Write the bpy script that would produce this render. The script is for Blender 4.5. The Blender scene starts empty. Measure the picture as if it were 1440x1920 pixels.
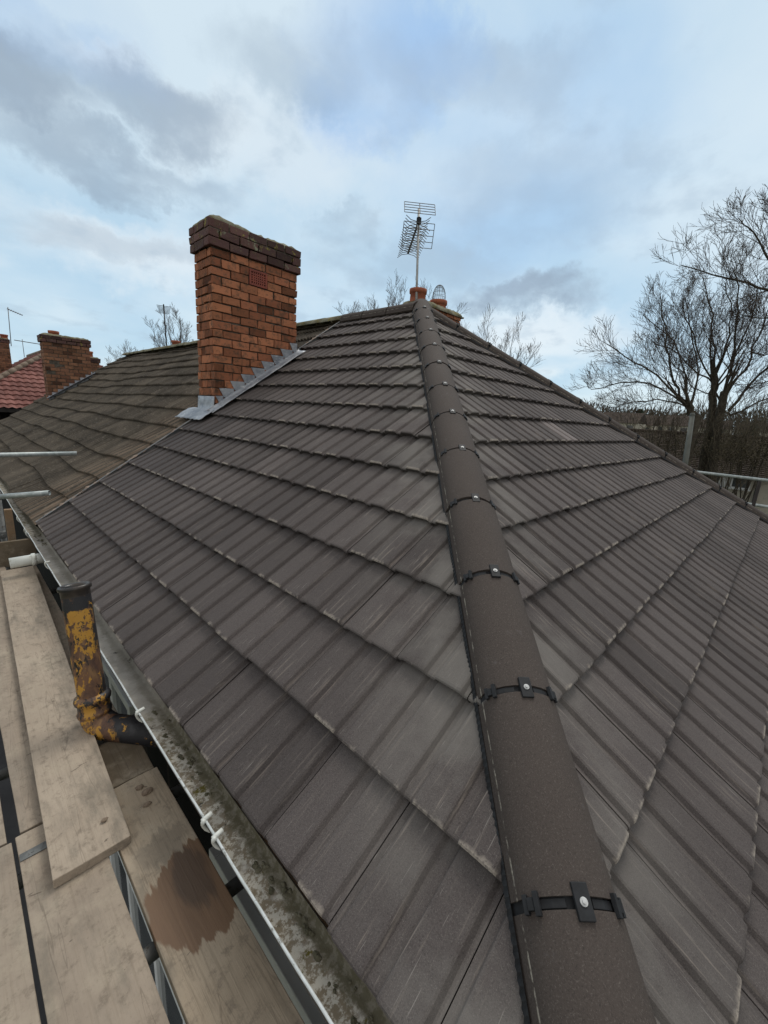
import bpy, bmesh, math, random
import numpy as np
from mathutils import Vector, Matrix, noise
random.seed(7)
R = math.radians
SC = bpy.context.scene
Z0 = 7.7                      # height of the roof apex above the street; the design frame has its origin at the apex
# ------------------------------------------------------------------ camera
cd = bpy.data.cameras.new('camera'); cam = bpy.data.objects.new('camera', cd); SC.collection.objects.link(cam)
cd.sensor_fit = 'HORIZONTAL'; cd.sensor_width = 36; cd.lens = 19.5; cd.clip_start = .05; cd.clip_end = 3000
yw, pt, rl = .7549, -.2297, .0639
F = Vector((math.cos(pt)*math.cos(yw), math.cos(pt)*math.sin(yw), math.sin(pt)))
rt = Vector((math.sin(yw), -math.cos(yw), 0)); up = rt.cross(F)
rt2 = rt*math.cos(rl)+up*math.sin(rl); up2 = -rt*math.sin(rl)+up*math.cos(rl)
M = Matrix((rt2, up2, -F)).transposed().to_4x4(); M.translation = Vector((-4.4737, -3.7929, -1.3868+Z0))
cam.matrix_world = M; SC.camera = cam
SC.view_settings.view_transform = 'Standard'; SC.view_settings.look = 'None'
SC.view_settings.exposure = 0.0; SC.view_settings.gamma = 1
# ------------------------------------------------------------------ node helpers
class NT:
    def __init__(s, nt): s.nt = nt; nt.nodes.clear()
    def n(s, t, ins=None, **kw):
        a = s.nt.nodes.new(t)
        for k, v in kw.items(): setattr(a, k, v)
        for k, v in (ins or {}).items():
            if hasattr(v, 'is_output'): s.nt.links.new(v, a.inputs[k])
            else: a.inputs[k].default_value = v
        return a
    def math(s, op, a, b=0., c=0., clamp=False):
        return s.n('ShaderNodeMath', {0: a, 1: b, 2: c}, operation=op, use_clamp=clamp).outputs[0]
    def mr(s, v, a, b, c=0., d=1.):
        return s.n('ShaderNodeMapRange', {0: v, 1: a, 2: b, 3: c, 4: d}, interpolation_type='SMOOTHSTEP').outputs[0]
    def vm(s, op, a, b=(0, 0, 0)): return s.n('ShaderNodeVectorMath', {0: a, 1: b}, operation=op)
    def mix(s, f, a, b, mode='MIX'):
        m = s.n('ShaderNodeMix', None, data_type='RGBA', blend_type=mode)
        for i, v in ((0, f), (6, a), (7, b)):
            if hasattr(v, 'is_output'): s.nt.links.new(v, m.inputs[i])
            else: m.inputs[i].default_value = (*v, 1) if isinstance(v, tuple) and len(v) == 3 else v
        return m.outputs[2]
    def noise(s, vec, scale, detail=4., rough=.55, dist=0.):
        return s.n('ShaderNodeTexNoise', {'Vector': vec, 'Scale': scale, 'Detail': detail, 'Roughness': rough, 'Distortion': dist}).outputs[0]
    def scale(s, vec, v): return s.vm('MULTIPLY', vec, v).outputs[0]
    def sep(s, v): return s.n('ShaderNodeSeparateXYZ', {0: v}).outputs
    def comb(s, x, y, z): return s.n('ShaderNodeCombineXYZ', {0: x, 1: y, 2: z}).outputs[0]
# ------------------------------------------------------------------ sky
SUN_EL, SUN_AZ = R(58), R(-22)      # azimuth: direction towards the sun, measured like atan2(y, x)
sd = Vector((math.cos(SUN_EL)*math.cos(-SUN_AZ), math.cos(SUN_EL)*math.sin(-SUN_AZ), math.sin(SUN_EL)))
W = bpy.data.worlds.new('World'); SC.world = W; W.use_nodes = True
w = NT(W.node_tree)
sky = w.n('ShaderNodeTexSky', None, sky_type='NISHITA', sun_disc=False, sun_elevation=SUN_EL, sun_rotation=math.atan2(sd.x, sd.y), altitude=100., air_density=1., dust_density=.4, ozone_density=1.3)
bg_sky = w.n('ShaderNodeBackground', {'Color': sky.outputs[0], 'Strength': .15})
D0 = w.n('ShaderNodeTexCoord').outputs['Generated']
dx, dy, dz = w.sep(D0)
zz = w.math('ADD', w.math('MAXIMUM', dz, 0.), .28)
P = w.comb(w.math('DIVIDE', dx, zz), w.math('DIVIDE', dy, zz), .3)
n1 = w.noise(P, 1.15, 7., .5, .1); n2 = w.noise(w.vm('ADD', P, (5.3, 2.1, 4.)).outputs[0], 2.3, 7., .5, .1); n3 = w.noise(w.vm('ADD', P, (1.3, 7.1, 2.)).outputs[0], 6.5, 6., .55, .1)
wob = w.scale(w.vm('SUBTRACT', w.n('ShaderNodeTexNoise', {'Vector': D0, 'Scale': 6., 'Detail': 7., 'Roughness': .62}).outputs[1], (.5, .5, .5)).outputs[0], (.22, .22, .22))
DW = w.vm('ADD', D0, wob).outputs[0]
def blob(c, ra, rb, amp=1.):
    c = Vector(c).normalized(); a = Vector((c.y, -c.x, 0)).normalized(); b = a.cross(c)
    d = w.vm('SUBTRACT', DW, tuple(c)).outputs[0]
    u = w.math('DIVIDE', w.vm('DOT_PRODUCT', d, tuple(a)).outputs['Value'], ra)
    v = w.math('DIVIDE', w.vm('DOT_PRODUCT', d, tuple(b)).outputs['Value'], rb)
    q = w.math('ADD', w.math('MULTIPLY', u, u), w.math('MULTIPLY', v, v))
    g = w.mr(q, 1.6, .12)
    f = w.math('MULTIPLY', w.mr(w.vm('DOT_PRODUCT', D0, tuple(c)).outputs['Value'], 0., .3), g)
    return w.math('MULTIPLY', f, amp)
def total(L):
    t = L[0]
    for q in L[1:]: t = w.math('MAXIMUM', t, q)
    return t
blue = total([blob((.15, .861, .487), .16, .05, .95), blob((.568, .578, .586), .16, .07, .95), blob((.577, .63, .519), .13, .08, .9), blob((.219, .825, .521), .09, .05, .45), blob((.76, .45, .47), .25, .2, .35)])
grey = total([blob((.10, .896, .42), .12, .06, .95), blob((.30, .835, .45), .12, .05, .8), blob((.224, .901, .372), .16, .035, .75), blob((.17, .945, .25), .2, .03, .35), blob((.313, .884, .347), .055, .022, .7),
              blob((.602, .717, .352), .06, .035, .5), blob((.853, .454, .255), .13, .035, 1.), blob((.80, .42, .40), .18, .09, .35), blob((.66, .50, .57), .18, .05, .35), blob((.47, .70, .55), .12, .06, .45), blob((.70, .62, .30), .2, .05, .4), blob((.25, .93, .26), .2, .03, .4)])
white = total([blob((.18, .946, .25), .35, .06, .9), blob((.895, .414, .17), .16, .06, .95), blob((.48, .744, .44), .2, .07, .6), blob((.28, .86, .49), .11, .03, .5)])
base = w.mix(w.mr(n1, .38, .66), (.50, .69, .835), (.70, .83, .905))
base = w.mix(w.math('MULTIPLY', w.math('MULTIPLY', blue, w.mr(n1, .72, .42)), .85), base, (.30, .53, .86))
base = w.mix(w.math('MULTIPLY', white, w.mr(n2, .25, .6)), base, (.80, .88, .92))
gm = w.math('MULTIPLY', w.math('MULTIPLY', grey, w.mr(w.math('ADD', w.math('MULTIPLY', n2, .7), w.math('MULTIPLY', n3, .3)), .36, .53)), w.mr(n3, .1, .55, .7, 1.))
base = w.mix(w.math('MULTIPLY', gm, .9), base, (.31, .39, .475))
base = w.mix(w.math('MULTIPLY', w.mr(w.math("ADD", w.math("MULTIPLY", n3, .6), w.math("MULTIPLY", n2, .4)), .52, .66), .45), base, (.42, .535, .64))
# added warm-white fill light in the unseen sky overhead and behind the viewer
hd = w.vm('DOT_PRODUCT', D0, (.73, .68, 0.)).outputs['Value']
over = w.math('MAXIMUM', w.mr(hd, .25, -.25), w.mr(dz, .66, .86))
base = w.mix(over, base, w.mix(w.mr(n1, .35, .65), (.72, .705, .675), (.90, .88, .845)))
lowz = w.mr(dz, .0, -.03)
base = w.mix(lowz, base, (.22, .22, .2))
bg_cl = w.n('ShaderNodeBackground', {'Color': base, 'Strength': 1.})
fac = w.math('SUBTRACT', 1., w.math('ADD', .1, w.math('MULTIPLY', blue, .15)))
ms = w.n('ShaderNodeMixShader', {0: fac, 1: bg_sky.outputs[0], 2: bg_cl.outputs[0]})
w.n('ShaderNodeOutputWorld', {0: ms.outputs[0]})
sl = bpy.data.lights.new('sun', 'SUN'); sl.energy = 1.5; sl.angle = R(24); sl.color = (1, .95, .87)
so = bpy.data.objects.new('sun', sl); SC.collection.objects.link(so); so.location = (0, 0, 40); so.rotation_euler = sd.to_track_quat('Z', 'Y').to_euler()
# ------------------------------------------------------------------ materials
def mat(name, fn, rough=.8, bump=.0, bdist=.01, spec=.3, metal=0.):
    m = bpy.data.materials.new(name); m.use_nodes = True
    t = NT(m.node_tree); col, h, r = (list(fn(t))+[None, None, None])[:3]
    b = t.n('ShaderNodeBsdfPrincipled', {'Roughness': rough, 'Metallic': metal, 'Specular IOR Level': spec})
    if hasattr(col, 'is_output'): t.nt.links.new(col, b.inputs['Base Color'])
    else: b.inputs['Base Color'].default_value = (*col, 1)
    if r is not None: t.nt.links.new(r, b.inputs['Roughness'])
    if h is not None and bump:
        bp = t.n('ShaderNodeBump', {'Height': h, 'Strength': bump, 'Distance': bdist}); t.nt.links.new(bp.outputs[0], b.inputs['Normal'])
    t.n('ShaderNodeOutputMaterial', {0: b.outputs[0]})
    return m
def obc(t): return t.n('ShaderNodeTexCoord').outputs['Object']
def geo(t): return t.n('ShaderNodeNewGeometry').outputs['Position']
def attr(t, n): return t.n('ShaderNodeAttribute', None, attribute_name=n).outputs[0]
def mottled(c1, c2, s=8., c3=None, s3=40.):
    def f(t):
        o = obc(t); n = t.noise(o, s, 6., .6)
        c = t.mix(t.mr(n, .35, .65), c1, c2); n3 = t.noise(o, s3, 4., .6)
        if c3: c = t.mix(t.mr(n3, .56, .7), c, c3)
        return c, n3
    return f
def roof_tile(dirt):
    def f(t):
        uv = t.n('ShaderNodeTexCoord').outputs['UV']; u, v, _ = t.sep(uv); p = geo(t)
        tint = attr(t, 'tint'); c = t.mix(t.noise(p, 2.2, 4., .6), (.067, .0575, .0565), (.097, .084, .0805))
        c = t.mix(t.mr(t.noise(p, 420., 2., .7), .5, .8), c, (.17, .155, .145))
        c = t.mix(t.math('MULTIPLY', t.mr(t.noise(p, 230., 3., .8), .52, .30), .8), c, (.036, .032, .031))
        c = t.mix(1., c, t.comb(tint, tint, tint), 'MULTIPLY')
        uv2 = t.n('ShaderNodeTexCoord').outputs['UV']
        st = t.noise(t.scale(uv2, (80., 4.2, 1.)), 1., 5., .65, .3)
        pat = t.noise(t.scale(uv2, (2.2, 1.1, 1.)), 1.3, 4., .6)
        sc = t.math('MULTIPLY', t.mr(st, .53, .72), t.mr(pat, .40, .60))
        px, py, _z = t.sep(p)
        near = t.mr(t.math('ABSOLUTE', t.math('SUBTRACT', px, py)), .95, .1)
        sc = t.math('MULTIPLY', sc, t.math('ADD', .42, t.math('MULTIPLY', near, .36)))
        c = t.mix(sc, c, (.26, .225, .195))
        dm = t.math('MULTIPLY', t.math('MULTIPLY', near, t.mr(t.noise(p, 3.1, 4., .6), .35, .65)), dirt)
        c = t.mix(dm, c, (.20, .19, .175))
        # sharp scratches
        sx = t.noise(t.scale(uv2, (150., 7., 1.)), 1., 2., .5, .2)
        c = t.mix(t.math('MULTIPLY', t.mr(sx, .69, .75), .5), c, (.30, .28, .26))
        # worn pale crests at the leading edge
        wm = t.noise(t.scale(uv2, (9., 9., 1.)), 2.4, 3., .6)
        wr = attr(t, 'wear')
        e = t.math('MULTIPLY', t.mr(t.math('ADD', v, t.math('MULTIPLY', t.noise(p, 60., 3., .7), .03)), .034, .018), t.mr(t.math('ADD', t.math('MULTIPLY', wm, .6), t.math('MULTIPLY', wr, .4)), .50, .60))
        c = t.mix(t.math('MULTIPLY', t.math('MULTIPLY', e, t.mr(v, -.004, .0)), t.mr(t.noise(p, 120., 4., .7), .32, .56, .15, .85)), c, (.36, .32, .275))
        h = t.math('ADD', t.noise(p, 260., 3., .7), t.math('MULTIPLY', t.noise(p, 30., 3., .6), .5))
        return c, h
    return f
MT_tile = mat('brown_concrete_tile', roof_tile(.6), .85, .4, .003, .2)
def ridge_col(t):
    p = geo(t); uv = t.n('ShaderNodeTexCoord').outputs['UV']; u, v, _ = t.sep(uv)
    c = t.mix(t.noise(p, 3., 4., .6), (.058, .0475, .0425), (.077, .064, .057))
    c = t.mix(t.mr(t.noise(p, 260., 3., .8), .53, .75), c, (.15, .132, .118))
    c = t.mix(t.math('MULTIPLY', t.mr(t.noise(p, 200., 3., .8), .48, .30), .7), c, (.034, .029, .027))
    c = t.mix(t.mr(t.noise(p, 14., 5., .7), .62, .78), c, (.11, .10, .098))
    ln = t.math('MULTIPLY', t.mr(t.math('ABSOLUTE', u), .010, .002), t.mr(t.noise(p, 22., 5., .75), .44, .60))
    c = t.mix(t.math('MULTIPLY', ln, .8), c, (.42, .39, .33))
    return c, t.noise(p, 300., 3., .7)
MT_ridge = mat('dark_ridge_tile', ridge_col, .85, .4, .002, .2)
def old_tile(t):
    p = geo(t); uv = t.n('ShaderNodeTexCoord').outputs['UV']; u, v, _ = t.sep(uv); px, py, pz = t.sep(p)
    tint = attr(t, 'tint')
    c = t.mix(t.mr(t.noise(p, 1.3, 5., .65), .35, .65), (.060, .052, .042), (.108, .092, .073))
    c = t.mix(t.mr(t.noise(p, 26., 5., .7), .52, .74), c, (.19, .165, .13))
    st = t.noise(t.scale(uv, (30., 1.6, 1.)), 1., 4., .6)
    clean = t.math('MULTIPLY', t.mr(py, 3.1, 1.6), t.math('MULTIPLY', t.mr(st, .44, .62), t.mr(pz, Z0-.9, Z0-1.6)))
    c = t.mix(t.math('MULTIPLY', clean, .75), c, (.25, .185, .135))
    c = t.mix(t.math('MULTIPLY', t.mr(t.noise(t.scale(uv, (22., 2., 1.)), 1., 3., .6), .66, .75), .5), c, (.24, .22, .19))
    c = t.mix(t.mr(t.noise(p, 9., 6., .7), .64, .78), c, (.20, .19, .165))
    c = t.mix(1., c, t.comb(tint, tint, tint), 'MULTIPLY')
    return c, t.noise(p, 90., 5., .7)
MT_old = mat('weathered_old_tile', old_tile, .9, .6, .008, .2)
def brick_col(c_hi, c_lo, moss=0.):
    def f(t):
        p = geo(t); tint = attr(t, 'tint'); hue = attr(t, 'hue')
        c = t.mix(hue, c_lo, c_hi)
        c = t.mix(t.mr(t.noise(p, 18., 5., .7), .45, .72), c, (.12, .075, .05))
        c = t.mix(t.math('MULTIPLY', t.mr(t.noise(p, 55., 4., .7), .60, .78), .6), c, (.40, .24, .15))
        c = t.mix(1., c, t.comb(tint, tint, tint), 'MULTIPLY')
        st = t.noise(t.scale(p, (9., 9., 1.6)), 1., 4., .6)
        c = t.mix(t.math('MULTIPLY', t.mr(st, .56, .74), .6), c, (.06, .045, .035))
        if moss:
            c = t.mix(t.math('MULTIPLY', t.mr(t.noise(p, 7., 5., .7), .60, .66), moss), c, (.25, .22, .05))
            c = t.mix(t.math('MULTIPLY', t.mr(t.noise(p, 5.3, 5., .7), .63, .70), moss), c, (.24, .25, .17))
        return c, t.noise(p, 70., 5., .7)
    return f
MT_brick = mat('orange_brick', brick_col((.45, .185, .095), (.27, .10, .055)), .9, .7, .006, .2)
MT_pbrick = mat('purple_brick', brick_col((.135, .065, .058), (.07, .04, .04), .9), .8, .5, .005, .3)
MT_fbrick = mat('far_brick', brick_col((.30, .15, .085), (.17, .08, .055)), .9, .5, .006, .2)
MT_mortar = mat('dark_mortar', mottled((.07, .06, .05), (.13, .115, .095), 14.), .95, .5, .005, .1)
MT_flaunch = mat('mossy_mortar', mottled((.10, .095, .06), (.24, .23, .17), 5., (.20, .17, .045), 13.), .95, .8, .02, .1)
def lead(t):
    o = geo(t); n = t.noise(o, 9., 5., .6); c = t.mix(t.mr(n, .3, .7), (.20, .22, .255), (.40, .42, .45))
    c = t.mix(t.mr(t.noise(t.scale(o, (6., 6., 22.)), 2., 4., .6), .58, .72), c, (.55, .56, .57)); return c, t.noise(o, 16., 3., .6)
MT_lead = mat('lead_sheet', lead, .5, .35, .02, .5, .35)
MT_terra = mat('terracotta', mottled((.36, .12, .065), (.27, .085, .05), 6., (.2, .09, .06), 22.), .8, .3, .004, .3)
MT_black = mat('black_plastic', mottled((.016, .017, .019), (.024, .026, .029), 30.), .62, .1, .001, .25)
MT_screw = mat('white_washer', mottled((.58, .59, .59), (.42, .43, .43), 60.), .5, 0, 0, .5, .2)
MT_dark = mat('dark_void', mottled((.018, .016, .015), (.03, .026, .024), 5.), .95)
def zinc(t):
    o = geo(t); n = t.noise(o, 20., 5., .65); c = t.mix(t.mr(n, .35, .7), (.30, .345, .345), (.47, .51, .51))
    c = t.mix(t.mr(t.noise(o, 46., 4., .7), .62, .74), c, (.17, .16, .14)); return c, n
MT_zinc = mat('galvanised_tube', zinc, .48, .15, .002, .5, .45)
MT_dzinc = mat('dull_tube', mottled((.10, .105, .105), (.17, .175, .17), 16., (.07, .06, .05), 50.), .6, .2, .002, .4, .3)
def wood(c1, c2, stain=False):
    def f(t):
        o = obc(t); p = geo(t)
        g = t.noise(t.scale(o, (38., 2.2, 38.)), 1.6, 5., .62, 1.2)
        n = t.noise(o, 2.6, 5., .6); c = t.mix(t.mr(n, .3, .7), c1, c2)
        fine = t.noise(t.scale(o, (95., 2.5, 95.)), 1.6, 3., .6, .6)
        gs = (.75 if stain else .38)
        c = t.mix(t.math('MULTIPLY', t.mr(g, .5, .74), gs*.6), c, (.13, .105, .075))
        c = t.mix(t.math('MULTIPLY', t.mr(fine, .52, .72), gs*.55), c, (.16, .125, .085))
        c = t.mix(t.math('MULTIPLY', t.mr(t.noise(t.scale(o, (5., 1.6, 5.)), 1.5, 6., .7), .46, .70), .72), c, (.15, .134, .108))
        c = t.mix(t.math('MULTIPLY', t.mr(t.noise(t.vm('ADD', o, (7., 3., 1.)).outputs[0], 4.3, 6., .7), .52, .72), .55), c, (.40, .345, .265))
        c = t.mix(t.math('MULTIPLY', t.mr(t.noise(o, 22., 6., .75), .50, .68), .6), c, (.15, .122, .093))
        c = t.mix(t.math('MULTIPLY', t.mr(t.noise(t.scale(o, (14., 42., 14.)), 1., 2., .5, .9), .71, .75), .7), c, (.09, .07, .055))
        c = t.mix(t.math('MULTIPLY', t.mr(t.noise(p, 130., 4., .75), .56, .78), .45), c, (.11, .09, .065))
        cr = t.math('ABSOLUTE', t.math('SUBTRACT', t.noise(t.scale(o, (10., .7, 10.)), 1., 3., .5), .5))
        c = t.mix(t.math('MULTIPLY', t.mr(cr, .005, .001), .3), c, (.06, .045, .032))
        r = None
        if stain:
            wv = t.vm('ADD', p, t.scale(t.vm('SUBTRACT', t.n('ShaderNodeTexNoise', {'Vector': t.scale(p, (30., 6., 1.)), 'Scale': 1.2, 'Detail': 4.}).outputs[1], (.5, .5, .5)).outputs[0], (.05, .16, 0.))).outputs[0]
            def el(cx, cy, rx, ry):
                d = t.vm('DIVIDE', t.vm('SUBTRACT', t.vm('MULTIPLY', wv, (1, 1, 0)).outputs[0], (cx, cy, 0.)).outputs[0], (rx, ry, 1.)).outputs[0]
                return t.vm('LENGTH', d).outputs['Value']
            m1 = t.mr(t.math('MINIMUM', el(-4.085, -2.655, .135, .165), el(-4.03, -2.60, .10, .13)), 1.04, .96)
            m2 = t.mr(t.math('MINIMUM', el(-4.062, -2.60, .055, .11), el(-4.055, -2.525, .035, .055)), 1.25, .75)
            m3 = t.mr(el(-4.10, -2.42, .09, .07), 1.1, .8)
            c = t.mix(t.math('MULTIPLY', m3, .55), c, (.17, .145, .115))
            c = t.mix(m1, c, t.mix(g, (.20, .125, .075), (.125, .078, .05)))
            c = t.mix(t.math('MULTIPLY', m2, .65), c, (.062, .046, .036))
            r = t.math('SUBTRACT', .82, t.math('MULTIPLY', m1, .28))
        return c, g, r
    return f
MT_wood = mat('weathered_board', wood((.25, .205, .162), (.34, .285, .225)), .85, .35, .004, .25)
MT_wood2 = mat('pale_board', wood((.33, .272, .212), (.405, .34, .268)), .85, .35, .004, .25)
MT_wets = mat('wet_stained_board', wood((.30, .243, .178), (.375, .31, .232), True), .82, .35, .004, .3)
MT_dwood = mat('dark_old_timber', wood((.10, .08, .055), (.17, .135, .095)), .9, .4, .004, .2)
MT_twood = mat('tan_timber', wood((.30, .20, .12), (.24, .16, .10)), .9, .3, .004, .2)
def gut(t):
    p = geo(t); n = t.noise(p, 5., 6., .7); c = t.mix(t.mr(n, .4, .6), (.27, .255, .23), (.36, .345, .315))
    px, py, _z = t.sep(p)
    old = t.math('MAXIMUM', t.mr(py, -1.75, -2.25), t.mr(py, 1.2, 1.7))
    c = t.mix(t.math('MULTIPLY', old, t.mr(t.noise(p, 16., 6., .7), .30, .50)), c, (.185, .155, .112))
    c = t.mix(t.math('MULTIPLY', old, t.mr(t.noise(p, 26., 7., .78), .46, .54)), c, (.42, .40, .35))
    c = t.mix(t.math('MULTIPLY', old, t.mr(t.noise(p, 7.7, 6., .75), .57, .63)), c, (.10, .085, .02))
    c = t.mix(t.mr(t.noise(p, 12., 6., .75), .60, .66), c, (.05, .05, .046))
    ms_ = t.mr(t.math('ADD', px, t.math('MULTIPLY', t.math('SUBTRACT', t.noise(p, 16., 6., .75), .5), .095)), -3.972, -3.952)
    c = t.mix(t.math('MULTIPLY', ms_, t.math('ADD', .35, t.math('MULTIPLY', old, .6))), c, t.mix(t.mr(t.noise(p, 42., 5., .7), .45, .6), (.10, .09, .058), (.17, .155, .12)))
    return c, t.noise(p, 45., 5., .7)
MT_gut = mat('lichened_gutter', gut, .85, .5, .005, .2)
MT_gout = mat('grey_gutter_face', mottled((.062, .057, .052), (.095, .088, .08), 9., (.06, .055, .05), 30.), .7, .2, .003, .3)
MT_white = mat('white_plastic', mottled((.66, .69, .66), (.58, .60, .56), 9., (.42, .42, .36), 25.), .45, .1, .002, .4)
MT_lip = mat('worn_white_lip', mottled((.58, .62, .63), (.46, .50, .50), 22., (.22, .22, .2), 60.), .5, .2, .002, .4)
def rusty(t):
    p = geo(t); o = t.scale(p, (1., 1., .62))
    n = t.noise(o, 15., 7., .7); c = t.mix(t.mr(t.noise(o, 14., 5., .65), .35, .65), (.17, .085, .045), (.075, .042, .032))
    c = t.mix(t.mr(t.noise(t.scale(p, (30., 30., 3.)), 1., 4., .6), .5, .7), c, (.24, .135, .06))
    px, py, pz = t.sep(p)
    yl = t.math('ADD', n, t.math('MULTIPLY', t.mr(t.noise(t.scale(p, (11., 11., 5.)), 1.7, 4., .7), .3, .7), .10))
    c = t.mix(t.mr(yl, .562, .574), c, t.mix(t.noise(p, 30., 3., .6), (.40, .20, .04), (.52, .28, .03)))
    bk = t.noise(t.vm('ADD', o, (3., 3., 3.)).outputs[0], 17., 7., .74)
    c = t.mix(t.mr(bk, .545, .557), c, (.018, .017, .018))
    tar = t.math('MAXIMUM', t.mr(t.math('ADD', pz, t.math('MULTIPLY', t.noise(p, 24., 5., .7), .09)), Z0-2.335, Z0-2.325), t.mr(t.math('ADD', px, t.math('MULTIPLY', n, .22)), -3.985, -3.965))
    c = t.mix(t.math('MULTIPLY', tar, t.mr(t.noise(p, 17., 5., .7), .66, .60)), c, (.02, .02, .023))
    return c, t.math('ADD', n, bk), t.mr(bk, .5, .6, .62, .36)
MT_rust = mat('rusty_painted_iron', rusty, .5, .55, .006, .5)
MT_tar = mat('tar_black', mottled((.022, .021, .022), (.05, .04, .033), 12.), .35, .3, .004, .5)
MT_glass = mat('window_glass', mottled((.05, .06, .065), (.09, .10, .105), 1.), .08, 0, 0, .6)
MT_upvc = mat('white_window_frame', mottled((.68, .70, .70), (.60, .62, .62), 4.), .4, 0, 0, .4)
MT_bark = mat('dark_bark', mottled((.045, .038, .030), (.085, .075, .058), 9., (.10, .10, .07), 30.), .95, .6, .02, .1)
MT_twig = mat('twig', mottled((.06, .05, .044), (.095, .08, .07), 3.), .95)
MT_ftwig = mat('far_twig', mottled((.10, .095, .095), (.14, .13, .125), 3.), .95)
MT_alum = mat('weathered_aluminium', mottled((.10, .105, .11), (.17, .175, .18), 20.), .5, 0, 0, .5, .4)
MT_mast = mat('pale_mast', mottled((.30, .31, .31), (.42, .43, .42), 12.), .5, 0, 0, .5, .3)
def fartile(c1, c2):
    def f(t):
        p = geo(t); c = t.mix(t.mr(t.noise(p, 1.1, 6., .7), .35, .65), c1, c2); tint = attr(t, 'tint')
        c = t.mix(t.mr(t.noise(p, 9., 4., .7), .58, .75), c, tuple(q*1.7 for q in c1)); return t.mix(1., c, t.comb(tint, tint, tint), 'MULTIPLY'), t.noise(p, 12., 3., .6)
    return f
MT_red = mat('red_clay_tile', fartile((.165, .072, .062), (.225, .105, .09)), .85, .3, .01, .2)
MT_brownroof = mat('brown_old_roof', fartile((.034, .026, .021), (.062, .047, .037)), .9, .5, .02, .15)
MT_render = mat('cream_render', mottled((.40, .375, .31), (.48, .45, .38), 2., (.34, .32, .27), 7.), .9, .2, .01, .2)
MT_pole = mat('green_grey_pole', mottled((.075, .08, .068), (.115, .12, .105), 3.), .6, 0, 0, .4)
MT_grass = mat('ground_cover', mottled((.05, .065, .03), (.085, .09, .045), .6, (.11, .09, .06), 3.), .95)
MT_asph = mat('asphalt', mottled((.045, .045, .047), (.06, .06, .062), 2.), .9)
MT_pave = mat('pale_paving', mottled((.26, .25, .23), (.34, .33, .30), 1.5), .9)
MT_ever = mat('evergreen_leaf', mottled((.022, .035, .018), (.045, .06, .03), 2.), .9)
MT_hedge = mat('bramble_leaf', mottled((.050, .044, .026), (.085, .07, .04), 1.4), .9)
MT_wood_far = mat('distant_wood', mottled((.055, .050, .042), (.10, .085, .065), .08), .95)
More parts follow.
